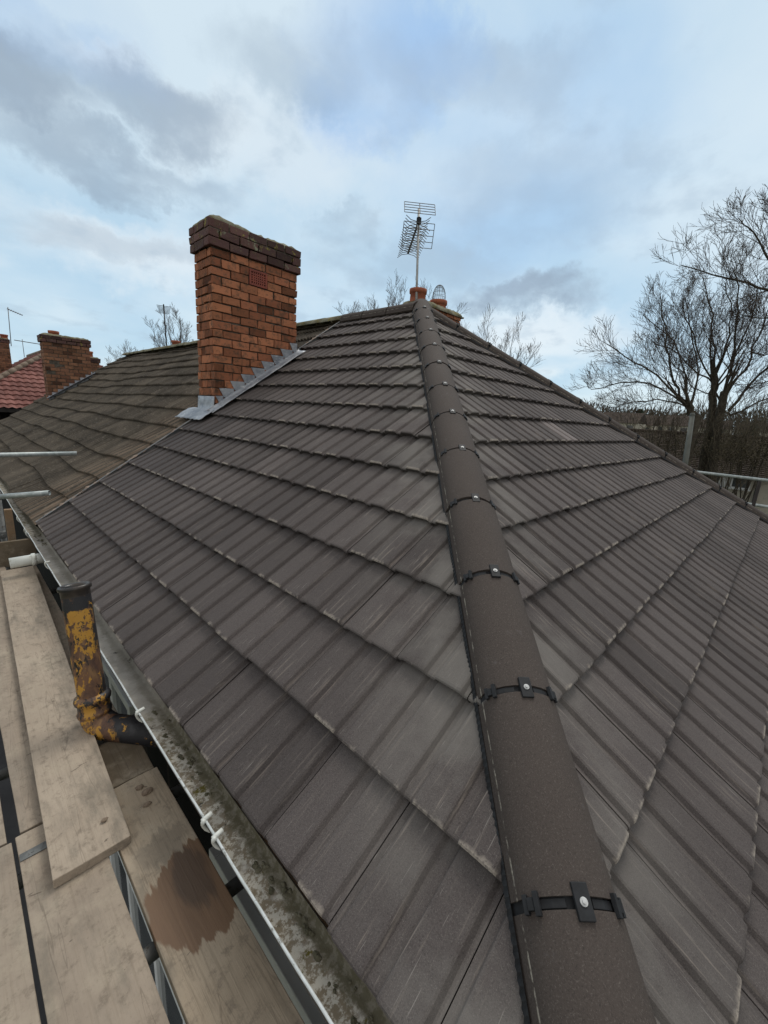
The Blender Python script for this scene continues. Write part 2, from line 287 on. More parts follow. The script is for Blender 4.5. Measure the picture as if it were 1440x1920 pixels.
# ------------------------------------------------------------------ object helpers
def tag(o, label=None, cat=None, group=None, kind=None):
    for k, v in (('label', label), ('category', cat), ('group', group), ('kind', kind)):
        if v: o[k] = v
    return o
def thing(name, base, label, cat, group=None):
    o = bpy.data.objects.new(name, None); SC.collection.objects.link(o); o.empty_display_size = .2
    o.location = (base[0], base[1], base[2]+Z0); return tag(o, label, cat, group)
def base_of(p):
    b = Vector((0, 0, 0))
    while p is not None: b += p.location; p = p.parent
    return b
class MB:
    def __init__(s): s.v = []; s.f = []; s.uv = []; s.a = {}
    def add(s, vs, fs, uv=None, **at):
        n = len(s.v); s.v += [tuple(q) for q in vs]; s.f += [tuple(i+n for i in f) for f in fs]
        s.uv += uv if uv else [(0, 0)]*len(vs)
        for k in set(list(s.a)+list(at)):
            L = s.a.setdefault(k, [1.]*n)
            x = at.get(k, 1.); L += list(x) if hasattr(x, '__len__') else [x]*len(vs)
        return s
    def box(s, lo, hi, rot=None, j=0., **at):
        x0, y0, z0 = lo; x1, y1, z1 = hi
        vs = [Vector(q) for q in ((x0, y0, z0), (x1, y0, z0), (x1, y1, z0), (x0, y1, z0), (x0, y0, z1), (x1, y0, z1), (x1, y1, z1), (x0, y1, z1))]
        if j: vs = [v+Vector((random.uniform(-j, j), random.uniform(-j, j), random.uniform(-j, j))) for v in vs]
        if rot: vs = [rot @ v for v in vs]
        return s.add(vs, [(0, 3, 2, 1), (4, 5, 6, 7), (0, 1, 5, 4), (1, 2, 6, 5), (2, 3, 7, 6), (3, 0, 4, 7)], **at)
    def tube(s, pts, rad, n=10, caps=True, **at):
        pts = [Vector(p) for p in pts]; rr = rad if hasattr(rad, '__len__') else [rad]*len(pts)
        vs = []; fs = []; a = None
        for i, p in enumerate(pts):
            t = (pts[min(i+1, len(pts)-1)]-pts[max(i-1, 0)])
            if t.length < 1e-9: t = Vector((0, 0, 1))
            t.normalize()
            if a is None:
                a = t.orthogonal().normalized()
            a = (a-t*a.dot(t))
            if a.length < 1e-6: a = t.orthogonal()
            a.normalize(); b = t.cross(a)
            for k in range(n):
                q = 2*math.pi*k/n; vs.append(p+(a*math.cos(q)+b*math.sin(q))*rr[i])
        for i in range(len(pts)-1):
            for k in range(n):
                k2 = (k+1) % n; fs.append((i*n+k, i*n+k2, (i+1)*n+k2, (i+1)*n+k))
        if caps:
            fs.append(tuple(range(n-1, -1, -1))); fs.append(tuple(range((len(pts)-1)*n, len(pts)*n)))
        return s.add(vs, fs, **at)
    def extrude(s, prof, P, d, e1, e2, L, u=None, caps=True, segs=1):
        n = len(prof); vs = []; uv = []
        for i in range(segs+1):
            q = L*i/segs
            for k, (a, b) in enumerate(prof):
                vs.append(P+d*q+e1*a+e2*b); uv.append((u[k] if u else 0., q))
        fs = [(i*n+k, i*n+k+1, (i+1)*n+k+1, (i+1)*n+k) for i in range(segs) for k in range(n-1)]
        if caps: fs += [tuple(range(n-1, -1, -1)), tuple(range(segs*n, segs*n+n))]
        return s.add(vs, fs, uv)
    def build(s, name, m, parent=None, smooth=False, clip=None, bevel=0., solid=0., fix=True):
        b = base_of(parent) if parent is not None else Vector((0, 0, 0))
        off = Vector((0, 0, Z0))-b
        org = Vector((0, 0, 0))
        if parent is None:
            A = np.array(s.v); lo, hi = A.min(0), A.max(0); org = Vector(((lo[0]+hi[0])/2, (lo[1]+hi[1])/2, lo[2]))
        me = bpy.data.meshes.new(name)
        me.from_pydata([Vector(v)-org+(off if parent is not None else Vector()) for v in s.v], [], s.f)
        uvl = me.uv_layers.new(name='UVMap')
        li = np.zeros(len(me.loops), dtype=np.int32); me.loops.foreach_get('vertex_index', li)
        uvl.data.foreach_set('uv', np.array(s.uv, dtype=np.float32)[li].ravel())
        for k, L in s.a.items():
            at = me.attributes.new(k, 'FLOAT', 'POINT'); at.data.foreach_set('value', np.array(L, dtype=np.float32))
        if clip or fix:
            bm = bmesh.new(); bm.from_mesh(me)
            for co, no in (clip or []):
                co = Vector(co)-org+(off if parent is not None else Vector())
                bmesh.ops.bisect_plane(bm, geom=bm.verts[:]+bm.edges[:]+bm.faces[:], plane_co=co, plane_no=Vector(no), clear_outer=True, dist=1e-5)
            if fix: bmesh.ops.recalc_face_normals(bm, faces=bm.faces[:])
            bm.to_mesh(me); bm.free()
        if smooth: me.polygons.foreach_set('use_smooth', [True]*len(me.polygons))
        me.materials.append(m)
        o = bpy.data.objects.new(name, me); SC.collection.objects.link(o)
        if parent is not None: o.parent = parent
        else: o.location = org+Vector((0, 0, Z0))
        if solid:
            md = o.modifiers.new('solid', 'SOLIDIFY'); md.thickness = solid; md.offset = 0
        if bevel:
            md = o.modifiers.new('bevel', 'BEVEL'); md.width = bevel; md.segments = 2; md.limit_method = 'ANGLE'; md.angle_limit = R(40)
        return o
V = Vector
T = .6759; PH = math.atan(T); CS, SN = math.cos(PH), math.sin(PH); G = .345
# ------------------------------------------------------------------ setting
def sheet(name, x0, y0, x1, y1, z, m):
    o = MB().add([(x0, y0, z), (x1, y0, z), (x1, y1, z), (x0, y1, z)], [(0, 1, 2, 3)]).build(name, m, fix=False); return tag(o, kind='structure')
def terrain():
    b = MB(); N = 60; xs = [-900+2400*i/N for i in range(N+1)]; ys = [-900+2400*i/N for i in range(N+1)]
    for y in ys:
        for x in xs:
            d = math.hypot(x, y); h = -7.7+max(0, min(1, (d-70)/130))*3.2
            b.v.append((x, y, h)); b.uv.append((0, 0))
    for j in range(N):
        for i in range(N): b.f.append((j*(N+1)+i, j*(N+1)+i+1, (j+1)*(N+1)+i+1, (j+1)*(N+1)+i))
    tag(b.build('ground', MT_grass, fix=False), kind='structure')
terrain()
sheet('path', -6.4, -9, -3.95, 30, -7.694, MT_asph)
sheet('road', 11.5, -60, 16.5, 60, -7.694, MT_asph)
MB_ = MB().box((16.5, -60, -7.7), (18.3, 60, -7.58)); tag(MB_.build('pavement', MT_pave), kind='structure')
# ------------------------------------------------------------------ end house
HB = (0, -.5, -7.7)
house = thing('end_terrace_house', HB, 'end house with freshly laid dark brown hipped tile roof in the foreground', 'house', 'houses of the near terrace')
EX = -3.9706                                  # eave line
bk = MB(); bk.box((-3.86, -3.86, -7.7), (3.86, 1.49, -2.68)); wall = bk.build('wall', MT_fbrick, house)
def frame_map(kind):
    if kind == 'L': return lambda a, s, n: V((-CS*s-SN*n, a, -SN*s+CS*n))
    if kind == 'R': return lambda a, s, n: V((a, -CS*s-SN*n, -SN*s+CS*n))
    if kind == 'B': return lambda a, s, n: V((CS*s+SN*n, a, -SN*s+CS*n))
def tiles(kind, s0, kmax, joint0, tw, a0, a1, clip, seed):
    rnd = random.Random(seed); fm = frame_map(kind); b = MB(); p = tw/2
    half = [(-.5, -.0145), (-.405, -.0155), (-.335, -.0025), (-.29, .0), (.29, .0005), (.325, -.0015), (.365, -.0155), (.5, -.0145)]
    prof = []
    for c in (0, 1):
        for i, (f, h) in enumerate(half):
            if c and i == 0: continue
            prof.append(((c+.5+f)*p, h))
    prof[0] = (.0015, prof[0][1]); prof[-1] = (tw-.0015, prof[-1][1])
    j0 = math.floor((a0-joint0)/tw); j1 = math.ceil((a1-joint0)/tw)
    rows = [(G+.03, -.040), (.2, -.023), (.05, -.0055), (.014, -.0012), (.005, -.0022), (0., -.007), (.006, -.022), (.022, -.056)]
    n = len(prof)
    for k in range(1, kmax+1):
        sl = s0+k*G
        if k == kmax and kind == 'L': sl = min(sl, 4.7925)
        for j in range(j0, j1):
            aj = joint0+j*tw; tz = rnd.gauss(0, .0013); tt = rnd.gauss(0, .0022); sh = rnd.gauss(0, .0025); tint = rnd.uniform(.82, 1.18); yw_ = rnd.gauss(0, .004)
            vs = []; uv = []; we = []
            if kind == 'R' and k == 8 and aj <= -.36 < aj+tw: tint = 2.1
            wr = [rnd.random(), rnd.random()]
            for (v, dn) in rows:
                for i, (a, h) in enumerate(prof):
                    fr = a/tw-.5
                    hh = h if v > .004 else h*1.0
                    vs.append(fm(aj+a+yw_*(v-.17)*.6, sl-v+sh, dn+hh+tz+tt*fr+.012)); uv.append((aj+a, v if dn > -.01 or v > .03 else -.02)); we.append(wr[0 if a < p else 1] if h > -.01 else 0.)
            fs = [(r*n+i, r*n+i+1, (r+1)*n+i+1, (r+1)*n+i) for r in range(len(rows)-1) for i in range(n-1)]
            # side returns so the joints read as shadow gaps
            for i in (0, n-1):
                m0 = len(vs)
                for r, (v, dn) in enumerate(rows[:-1]):
                    q = vs[r*n+i]; d_ = fm(0, 0, -.022)-fm(0, 0, 0); vs.append(q+d_); uv.append((aj, v)); we.append(0.)
                for r in range(len(rows)-2): fs.append((r*n+i, (r+1)*n+i, m0+r+1, m0+r))
            b.add(vs, fs, uv, tint=tint, wear=we)
    o = b.build('roof_slope', MT_tile, house, clip=clip, fix=False)
    return o
ho = .02
tiles('L', -.0605, 14, -2.878, .3155, -4.2, 1.476, [((ho, 0, 0), (1, -1, 0)), ((0, 1.476, 0), (0, 1, 0)), ((-.02, 0, 0), (1, 0, 0))], 1)
tiles('R', -.0317, 16, -2.29, .321, -4.9, 5.0, [((ho, 0, 0), (-1, 1, 0)), ((.06, 0, 0), (1, 1, 0))], 2)
tiles('B', -.04, 14, -2.9, .3155, -4.2, 1.476, [((-.04, 0, 0), (-1, -1, 0)), ((0, 1.476, 0), (0, 1, 0)), ((.02, 0, 0), (-1, 0, 0))], 3)
# felt and battens below the tiles
b = MB(); q = -.075
b.add([(0, 0, q), (0, 1.47, q), (-3.9, 1.47, -3.9*T+q), (-3.9, -3.9, -3.9*T+q)], [(0, 1, 2, 3)]); b.add([(0, 0, q), (-3.9, -3.9, -3.9*T+q), (3.9, -3.9, -3.9*T+q)], [(0, 1, 2)])
b.add([(0, 0, q), (3.9, -3.9, -3.9*T+q), (3.9, 1.47, -3.9*T+q), (0, 1.47, q)], [(0, 1, 2, 3)])
b.build('roofing_felt', MT_dark, house, fix=False)
# hip and ridge tiles
def ridge_profile():
    W_ = .117; pr = [(-W_-.013, -.058), (-W_, -.010)]; u = [-.085, 0.]
    for i in range(1, 12):
        q = -math.cos(math.pi*i/12); pr.append((W_*q, -.010+.077*(1-q*q)**.63)); u.append(.05)
    pr += [(W_, -.010), (W_+.013, -.058)]; u += [0., -.085]
    return pr, u
PR, PU = ridge_profile()
inner = [(a*.88, b_-.014) for a, b_ in PR]
FULL = PR+inner[::-1]; FU = PU+[.05]*len(inner)
def hip_run(name, P, d, e1, e2, l0, l1, gauge, clips, sa=0., sub=None):
    rnd = random.Random(5); l = l0; i = 0
    while l < l1:
        L = min(gauge, l1-l+.2); bm_ = MB()
        jt = [rnd.gauss(0, .0022) for _ in range(4)]
        P0 = P+d*(l+.011)+e1*(sa+jt[0])+e2*jt[1]; dd = (d+e1*jt[2]+e2*jt[3]).normalized()
        n = len(FULL); bm_.extrude(FULL+[FULL[0]], P0, dd, e1, e2, L-.022, FU+[FU[0]], caps=False, segs=4)
        for off in (0, 4):
            q0 = off*(n+1); m = len(PR)
            bm_.f += [(q0+k, q0+k+1, q0+2*m-2-k, q0+2*m-1-k) for k in range(m-1)]
        o = bm_.build(name, MT_ridge, house)
        o.data.polygons.foreach_set('use_smooth', [True]*len(o.data.polygons)); md = o.modifiers.new('edges', 'EDGE_SPLIT'); md.split_angle = R(38)
        if clips: union(o, P+d*(l+L)+e1*sa, d, e1, e2, i)
        l += L; i += 1
def union(o, P, d, e1, e2, i):
    rnd = random.Random(i*3+1)
    b = MB()                                   # recessed band bridging the joint
    band = [(a*1.005, c-.004) for a, c in PR]
    n = len(band)
    def strip(x0, x1, lo, hi, k0, k1):
        vs = []; 
        for k in range(k0, k1+1):
            a, c = band[k]
            nn = V((a*1.0, 0, .10-abs(a)*.35)).normalized() if 1 < k < n-2 else V((1 if a > 0 else -1, 0, .15)).normalized()
            for xx in (x0, x1):
                for hh in (lo, hi): vs.append(P+d*xx+e1*(a+nn.x*hh)+e2*(c+nn.z*hh))
        fs = []
        for k in range(k1-k0):
            q = k*4; r = q+4
            fs += [(q+1, q+3, r+3, r+1), (q, r, r+2, q+2), (q, q+1, r+1, r), (q+2, r+2, r+3, q+3)]
        fs += [(0, 2, 3, 1), tuple((k1-k0)*4+t for t in (0, 1, 3, 2))]
        b.add(vs, fs)
    strip(-.018, .018, -.014, -.006, 0, n-1)
    for k0, k1 in ((3, 6), (8, 11)): strip(-.0085, .0085, -.008, -.001, k0, k1)      # raised ribs
    for sgn in (-1, 1):                         # H-shaped side lugs
        a, c = sgn*.094, .034
        nn = (e1*sgn*.64+e2*.77).normalized(); tt = (e1*sgn*.77-e2*.64).normalized()
        Q = P+e1*a+e2*(c-.004)
        def blk(x0, x1, t0, t1, h0, h1):
            vs = [Q+d*x+tt*t+nn*h for x in (x0, x1) for t in (t0, t1) for h in (h0, h1)]
            b.add(vs, [(0, 1, 3, 2), (4, 6, 7, 5), (0, 4, 5, 1), (2, 3, 7, 6), (0, 2, 6, 4), (1, 5, 7, 3)])
        blk(-.021, .021, -.017, -.005, 0, .012); blk(-.017, .017, .011, .022, -.008, .007); blk(-.011, .011, -.004, .011, -.002, .010)
    c = b.build('union_clip', MT_black, o, bevel=.0012)
    b = MB(); x = e1*.004; h = .066
    Q = P+x; w_ = .018
    def blk2(x0, x1, a0, a1, h0, h1):
        vs = [Q+d*xx+e1*a+e2*hh for xx in (x0, x1) for a in (a0, a1) for hh in (h0, h1)]
        b.add(vs, [(0, 1, 3, 2), (4, 6, 7, 5), (0, 4, 5, 1), (2, 3, 7, 6), (0, 2, 6, 4), (1, 5, 7, 3)])
    blk2(-.034, .031, -w_, w_, h-.004, h+.008); blk2(.027, .031, -w_, w_, h-.018, h-.004)
    b.build('clamp_plate', MT_black, o, bevel=.002)
    b = MB(); Q2 = P+x+e2*(h+.0078)
    b.tube([Q2, Q2+e2*.003], .0085, 14); b.tube([Q2+e2*.003, Q2+e2*.0062], .0045, 6); b.build('screw', MT_screw, o)
hl = V((-1, -1, -T)).normalized(); e1 = V((1, -1, 0)).normalized(); e2 = e1.cross(hl); e2 = e2 if e2.z > 0 else -e2
hip_run('hip_tile', V((0, 0, .0)), hl, e1, e2, 5.692-.489*12, 6.9, .489, True, .022)
hr = V((1, -1, -T)).normalized(); f1 = V((1, 1, 0)).normalized(); f2 = f1.cross(hr); f2 = f2 if f2.z > 0 else -f2
hip_run('hip_tile', V((0, 0, .0)), hr, f1, f2, .05, 6.5, .487, True, .02)
hip_run('ridge_tile', V((0, .02, -.0)), V((0, 1, 0)), V((1, 0, 0)), V((0, 0, 1)), 0, 1.47-.2, .487, False)
def roll(d, ee1, ee2, sgn, nrm, off):                # pleated black ventilation strip below the hip tile edge
    b = MB(); vs = []; L = 6.4; N = 640
    q0 = MB()
    for i in range(N+1):
        l = L*i/N; hgt = .006*(1 if i % 2 else -1)
        a = sgn*.127; c = -.045
        vs.append(d*l+ee1*(off+a)+ee2*(c+.01)); vs.append(d*l+ee1*(off+a+sgn*.007)+ee2*(c-.006+hgt*.8))
    b.add(vs, [(2*i, 2*i+1, 2*i+3, 2*i+2) for i in range(N)]).build('ridge_roll', MT_black, house, fix=False)
roll(hl, e1, e2, -1, None, .022); roll(hl, e1, e2, 1, None, .022); roll(hr, f1, f2, -1, None, .02)
# gutter along the left eave
def gutter(parent, y0, y1, cx=-3.972, cz=-2.752, r=.052, side=1):
    b = MB(); N = 60; pr = [(-math.cos(math.pi*i/12)*r, -math.sin(math.pi*i/12)*r) for i in range(13)]
    for jn in range(N+1):
        y = y0+(y1-y0)*jn/N
        for a, c in pr:
            fill = max(c, -.024+.012*noise.noise(V((y*2.1, a*6, 3))))      # silt in the trough
            b.v.append((cx+a, y, cz+fill)); b.uv.append((0, 0))
    for jn in range(N):
        for k in range(12): b.f.append((jn*13+k, jn*13+k+1, (jn+1)*13+k+1, (jn+1)*13+k))
    g = b.build('gutter', MT_gut, parent, smooth=True, fix=False)
    b = MB(); outer = [(a*1.07, c*1.07) for a, c in pr]
    b.extrude(outer, V((cx, y0, cz-.002)), V((0, 1, 0)), V((1, 0, 0)), V((0, 0, 1)), y1-y0, caps=False); b.build('gutter_face', MT_gout, g, smooth=True, fix=False)
    b = MB(); pts = [V((cx-r-.0015+.003*noise.noise(V((i*.4, 1, 1))), y0+(y1-y0)*i/N, cz+.003+.003*noise.noise(V((i*.3, 5, 2))))) for i in range(N+1)]
    b.tube(pts, .0042, 8); b.build('gutter_lip', MT_lip, g, smooth=True)
    return g
g = gutter(house, -4.1, 1.46)
for cy in (-2.64, -2.72, -1.95, .40):
    b = MB(); cx, cz = -3.972, -2.752
    for k in range(9):
        pass
    pts = [V((cx-math.cos(t_)*.062, cy+.006*math.sin(t_*5), cz-math.sin(t_)*.062)) for t_ in [R(-14+12*i) for i in range(8)]]
    b.tube(pts, [.0065, .008, .0065, .0065, .007, .006, .005, .004], 8)
    b.tube([V((cx-.065, cy, cz+.008)), V((cx-.03, cy+.004, cz+.012))], .008, 8)
    b.build('gutter_clip', MT_white, g, smooth=True)
b = MB(); rnd = random.Random(23)
for i in range(64):
    y = rnd.uniform(-3.9, -1.9) if i < 46 else rnd.uniform(1.0, 1.45)
    x = -3.972+rnd.gauss(.014, .014); r_ = rnd.uniform(.003, .009)
    for k in range(3):
        q = V((x+rnd.gauss(0, .004), y+rnd.gauss(0, .008), -2.752-.024+r_*.25)); a0 = rnd.random()*6
        vs = [q+V((math.cos(a0+m*1.047)*r_*rnd.uniform(.7, 1.3), math.sin(a0+m*1.047)*r_*rnd.uniform(.7, 1.6), 0)) for m in range(6)]+[q+V((0, 0, r_*rnd.uniform(.5, 1.)))]
        b.add(vs, [(m, (m+1) % 6, 6) for m in range(6)])
o = b.build('moss', mat('gutter_moss', mottled((.07, .066, .04), (.13, .12, .085), 30., (.03, .028, .02), 80.), .95, .5, .004), g, fix=False); o['kind'] = 'stuff'
# fascia
MB().box((-3.905, -3.9, -2.9), (-3.862, 1.47, -2.70)).build('fascia_board', MT_twood, house)
# windows in the side wall under the eave
def window(parent, y0, y1, z0, z1, x, nm, fm=.055, face=-1, axis='x'):
    b = MB(); X0, X1 = x-.035, x+.03
    b.box((X0, y0, z0), (X1, y0+fm, z1)); b.box((X0, y1-fm, z0), (X1, y1, z1)); b.box((X0, y0+fm, z1-fm), (X1, y1-fm, z1)); b.box((X0, y0+fm, z0), (X1, y1-fm, z0+fm))
    for i in range(1, nm):
        c = y0+(y1-y0)*i/nm; b.box((X0+.006, c-fm/2, z0+fm), (X1, c+fm/2, z1-fm))
    wd = b.build('window', MT_upvc, parent, bevel=.004)
    MB().box((x-.006, y0+fm, z0+fm), (x+.006, y1-fm, z1-fm)).build('pane', MT_glass, wd)
    MB().box((x-.11, y0-.05, z0-.06), (x+.01, y1+.05, z0)).build('sill', MT_upvc, wd, bevel=.004)
    return wd
window(house, -3.3, -2.35, -4.5, -3.25, -3.87, 2); window(house, -1.25, -.3, -4.5, -3.2, -3.87, 2); window(house, -1.9, -.1, -6.9, -5.0, -3.87, 3)
# mortar and soaker strip along the junction with the old roof
b = MB(); rnd = random.Random(11)
for i in range(70):
    s = .4+4.35*i/70+rnd.uniform(-.02, .02)
    if .9 < s < 2.75: continue
    q = frame_map('L')(1.50+rnd.uniform(-.01, .012), s, .008+rnd.uniform(-.008, .006)); L = rnd.uniform(.03, .07)
    vs = []
    for k in range(7):
        a = k*math.pi*2/7; vs.append(q+V((-CS, 0, -SN))*math.cos(a)*L+V((0, 1, 0))*math.sin(a)*rnd.uniform(.010, .022))
    vs.append(q+V((-SN, 0, CS))*rnd.uniform(.008, .02))
    b.add(vs, [(k, (k+1) % 7, 7) for k in range(7)])
MT_pinkm = mat('pink_mortar', mottled((.30, .23, .185), (.40, .33, .28), 12.), .95, .5, .005, .1)
b.build('verge_mortar', MT_pinkm, house, fix=False)
b = MB(); b.extrude([(0, .0), (.026, .004), (.03, -.05), (0, -.05)], frame_map('L')(1.478, .02, .012), V((-CS, 0, -SN)), V((0, 1, 0)), V((-SN, 0, CS)), 4.74); b.build('verge_trim', mat('grey_trim', mottled((.11, .115, .12), (.2, .2, .2), 8.), .6), house)
# ------------------------------------------------------------------ chimneys
def brick_stack(b, x0, x1, y0, y1, z0, z1, ch, bl, rnd, proud=0., jit=.004, hue=(.1, .95), skip=None, dep=.10):
    n = round((z1-z0)/ch)
    for r in range(n):
        za, zb = z1-(r+1)*ch, z1-r*ch
        for face in range(4):
            A0, A1 = (x0, x1) if face in (0, 2) else (y0, y1)
            nb = max(2, round((A1-A0)/bl)); w_ = (A1-A0)/nb; off = 0 if (r+face) % 2 == 0 else -.5
            for i in range(nb+1):
                a0 = A0+(i+off)*w_; a1 = a0+w_
                a0, a1 = max(a0, A0), min(a1, A1)
                if a1-a0 < .03: continue
                if skip and skip(face, (a0+a1)/2, (za+zb)/2, a0, a1):
                    for q0, q1 in ((a0+.004, VX0-.007), (VX1+.007, a1-.004)):
                        if q1-q0 > .03: b.box((q0, y0+rnd.gauss(0, .004), za+.006), (q1, y0+dep, zb-.006), j=jit, tint=rnd.uniform(.7, 1.1), hue=rnd.random())
                    continue
                g_ = .0075
                ca0 = a0+(g_ if a0 > A0+1e-4 else 0); ca1 = a1-(g_ if a1 < A1-1e-4 else 0)
                pr = proud+rnd.gauss(0, .0055); d_ = dep
                if face in (1, 3):
                    ca0 = max(ca0, A0+.014); ca1 = min(ca1, A1-.014)
                lo, hi = za+.0068+rnd.gauss(0, .0022), zb-.0068+rnd.gauss(0, .0022)
                if face == 0: bx = ((ca0, y0-pr, lo), (ca1, y0+d_, hi))
                elif face == 2: bx = ((ca0, y1-d_, lo), (ca1, y1+pr, hi))
                elif face == 3: bx = ((x0-pr, ca0, lo), (x0+d_*.1+.012, ca1, hi))
                else: bx = ((x1-d_*.1-.012, ca0, lo), (x1+pr, ca1, hi))
                b.box(bx[0], bx[1], j=jit, tint=rnd.uniform(.72, 1.2)*(.5 if rnd.random() < .1 else 1.), hue=rnd.betavariate(1.6, 1.3)*(hue[1]-hue[0])+hue[0])
def mound(x0, x1, y0, y1, z, h, parent, m, name='flaunching', seed=0, hf=None):
    b = MB(); N, K = 26, 12
    for i in range(N+1):
        for k in range(K+1):
            u, v = i/N, k/K; x = x0+(x1-x0)*u; y = y0+(y1-y0)*v
            e = min(1, min(u*(x1-x0), (1-u)*(x1-x0), v*(y1-y0), (1-v)*(y1-y0))/.13)
            zz_ = z+h*(1-(1-e)**2)+.024*noise.noise(V((x*9, y*9, seed)))*min(1, .35+e)+.018*noise.noise(V((x*31, y*31, seed)))
            if hf: zz_ += hf(u)
            b.v.append((x, y, zz_)); b.uv.append((0, 0))
    for i in range(N):
        for k in range(K): q = i*(K+1)+k; b.f.append((q, q+K+1, q+K+2, q+1))
    ed = [i*(K+1) for i in range(N+1)]+[N*(K+1)+k for k in range(1, K+1)]+[i*(K+1)+K for i in range(N-1, -1, -1)]+[k for k in range(K-1, 0, -1)]
    n = len(b.v)
    for e in ed: x, y, z_ = b.v[e]; b.v.append((x, y, z-.03)); b.uv.append((0, 0))
    for i in range(len(ed)): j = (i+1) % len(ed); b.f.append((ed[i], n+i, n+j, ed[j]))
    return b.build(name, m, parent, smooth=True)
def pot(parent, x, y, z0, z1, r):
    b = MB(); pf = [(r*.92, z0), (r*.92, z0+.05), (r*.88, z1-.075), (r, z1-.07), (r*1.02, z1-.03), (r, z1), (r*.86, z1), (r*.82, z1-.2)]; n = 24
    vs = [(x+math.cos(2*math.pi*k/n)*q, y+math.sin(2*math.pi*k/n)*q, zz_) for q, zz_ in pf for k in range(n)]
    b.add(vs, [(i*n+k, i*n+(k+1) % n, (i+1)*n+(k+1) % n, (i+1)*n+k) for i in range(len(pf)-1) for k in range(n)])
    return b.build('chimney_pot', MT_terra, parent, smooth=True)
CX0, CX1, CY0, CY1 = -2.15, -1.005, 1.314, 1.775; CH = .0955; rnd = random.Random(3)
VX0, VX1, VZ0, VZ1 = -1.685, -1.445, .050, .228
def skipv(face, a, z, a0, a1): return face == 0 and a1 > VX0+.002 and a0 < VX1-.002 and VZ0-.02 < z < VZ1+.02
b = MB(); brick_stack(b, CX0, CX1, CY0, CY1, -1.68, .33, CH, .232, rnd, skip=skipv)
ch = b.build('chimney', MT_brick, house, bevel=.004)
b = MB(); b.box((CX0+.020, CY0+.020, -1.7), (CX1-.020, CY1-.020, .6)); b.build('mortar_core', MT_mortar, ch)
b = MB(); brick_stack(b, CX0-.033, CX1+.033, CY0-.033, CY1+.033, .33, .33+3*.094, .094, .235, rnd, jit=.006, dep=.12); b.build('corbel_courses', MT_pbrick, ch, bevel=.006)
mound(CX0-.022, CX1+.018, CY0-.022, CY1+.022, .602, .052, ch, MT_flaunch, hf=lambda u: .028*math.exp(-((u-.15)/.2)**2)+.008*math.sin(u*9))
MB().box((CX0-.02, CY0-.02, .5), (CX1+.02, CY1+.02, .598)).build('bed_mortar', MT_mortar, ch)
# air brick
b = MB(); fr = .024; yb = CY0-.006
b.box((VX0, yb, VZ0), (VX0+fr, CY0+.03, VZ1)); b.box((VX1-fr, yb, VZ0), (VX1, CY0+.03, VZ1)); b.box((VX0+fr, yb, VZ0), (VX1-fr, CY0+.03, VZ0+fr)); b.box((VX0+fr, yb, VZ1-fr), (VX1-fr, CY0+.03, VZ1))
for i in range(1, 7): x = VX0+fr+(VX1-VX0-2*fr)*i/7; b.box((x-.008, yb+.003, VZ0+fr), (x+.008, CY0+.03, VZ1-fr))
for i in range(1, 5): z = VZ0+fr+(VZ1-VZ0-2*fr)*i/5; b.box((VX0+fr, yb+.004, z-.0075), (VX1-fr, CY0+.028, z+.0075))
b.build('air_vent', mat('red_vent', mottled((.27, .075, .05), (.2, .06, .045), 12.), .8), ch, bevel=.002)
# stepped lead flashing on the long face, cover along the tiles, apron in front
b = MB(); y = CY0-.012
for i in range(9, 18):
    z1_ = .33-CH*i+.004; xs = z1_/T; yy = y-.003*(i % 2)
    x_l = max(CX0-.004, xs-.34); x_r = min(CX1+.006, xs-.15+(.08 if i == 9 else 0))
    if x_r-x_l < .04: continue
    zb = lambda x: T*x+.0
    pl = [(x_l, z1_-.004), (x_r, z1_+.002), (x_r, zb(x_r)), (min(x_l+.12, x_r-.01), zb(min(x_l+.12, x_r-.01))), (min(x_l+.055, x_r-.01), z1_-CH-.005)]
    pl = [(x, max(z_, zb(x)-.01)) for x, z_ in pl]
    vs = [(x, yy-.004*(k in (0, 1)), z_) for k, (x, z_) in enumerate(pl)]+[(x, yy+.004, z_) for x, z_ in pl]
    n = len(pl); b.add(vs, [tuple(range(n)), tuple(range(2*n-1, n-1, -1))]+[(k, (k+1) % n, n+(k+1) % n, n+k) for k in range(n)])
b.build('stepped_flashing', MT_lead, ch)
b = MB(); sL0, sL1 = .94/CS, 2.24/CS; N = 30
for i in range(N+1):
    s = sL0+(sL1-sL0)*i/N
    for k, (a, h) in enumerate(((CY0-.018, .055), (CY0-.024, .042), (CY0-.06, .034), (CY0-.115, .032), (CY0-.15, .026))):
        b.v.append(tuple(frame_map('L')(a, s, h+.005*noise.noise(V((s*5, k*1.7, 2)))-.004*(i % 9 == 0)))); b.uv.append((0, 0))
for i in range(N):
    for k in range(4): q = i*5+k; b.f.append((q, q+1, q+6, q+5))
b.build('cover_flashing', MT_lead, ch, smooth=True, solid=.004, fix=False)
b = MB(); N = 24; K = 10
for i in range(N+1):
    for k in range(K+1):
        a = 1.19+(1.93-1.19)*i/N; q = k/K
        if k <= 3: p = V((CX0-.012-.004*k, a, -1.30-.05*k))
        else:
            s = 2.185/CS+(k-3)*.034+ (.03*noise.noise(V((i*.7, 0, 3))) if k == K else 0); p = frame_map('L')(a+.015*noise.noise(V((i, k, 1.))), s, .036+.012*noise.noise(V((i*.6, k*.8, 7.))))
        b.v.append(tuple(p)); b.uv.append((0, 0))
for i in range(N):
    for k in range(K):
        if k < 3 and not (CY0-.01 <= 1.19+(1.93-1.19)*(i+.5)/N <= CY1+.01): continue
        q = i*(K+1)+k; b.f.append((q, q+1, q+K+2, q+K+1))
b.build('front_apron', MT_lead, ch, smooth=True, solid=.004, fix=False)
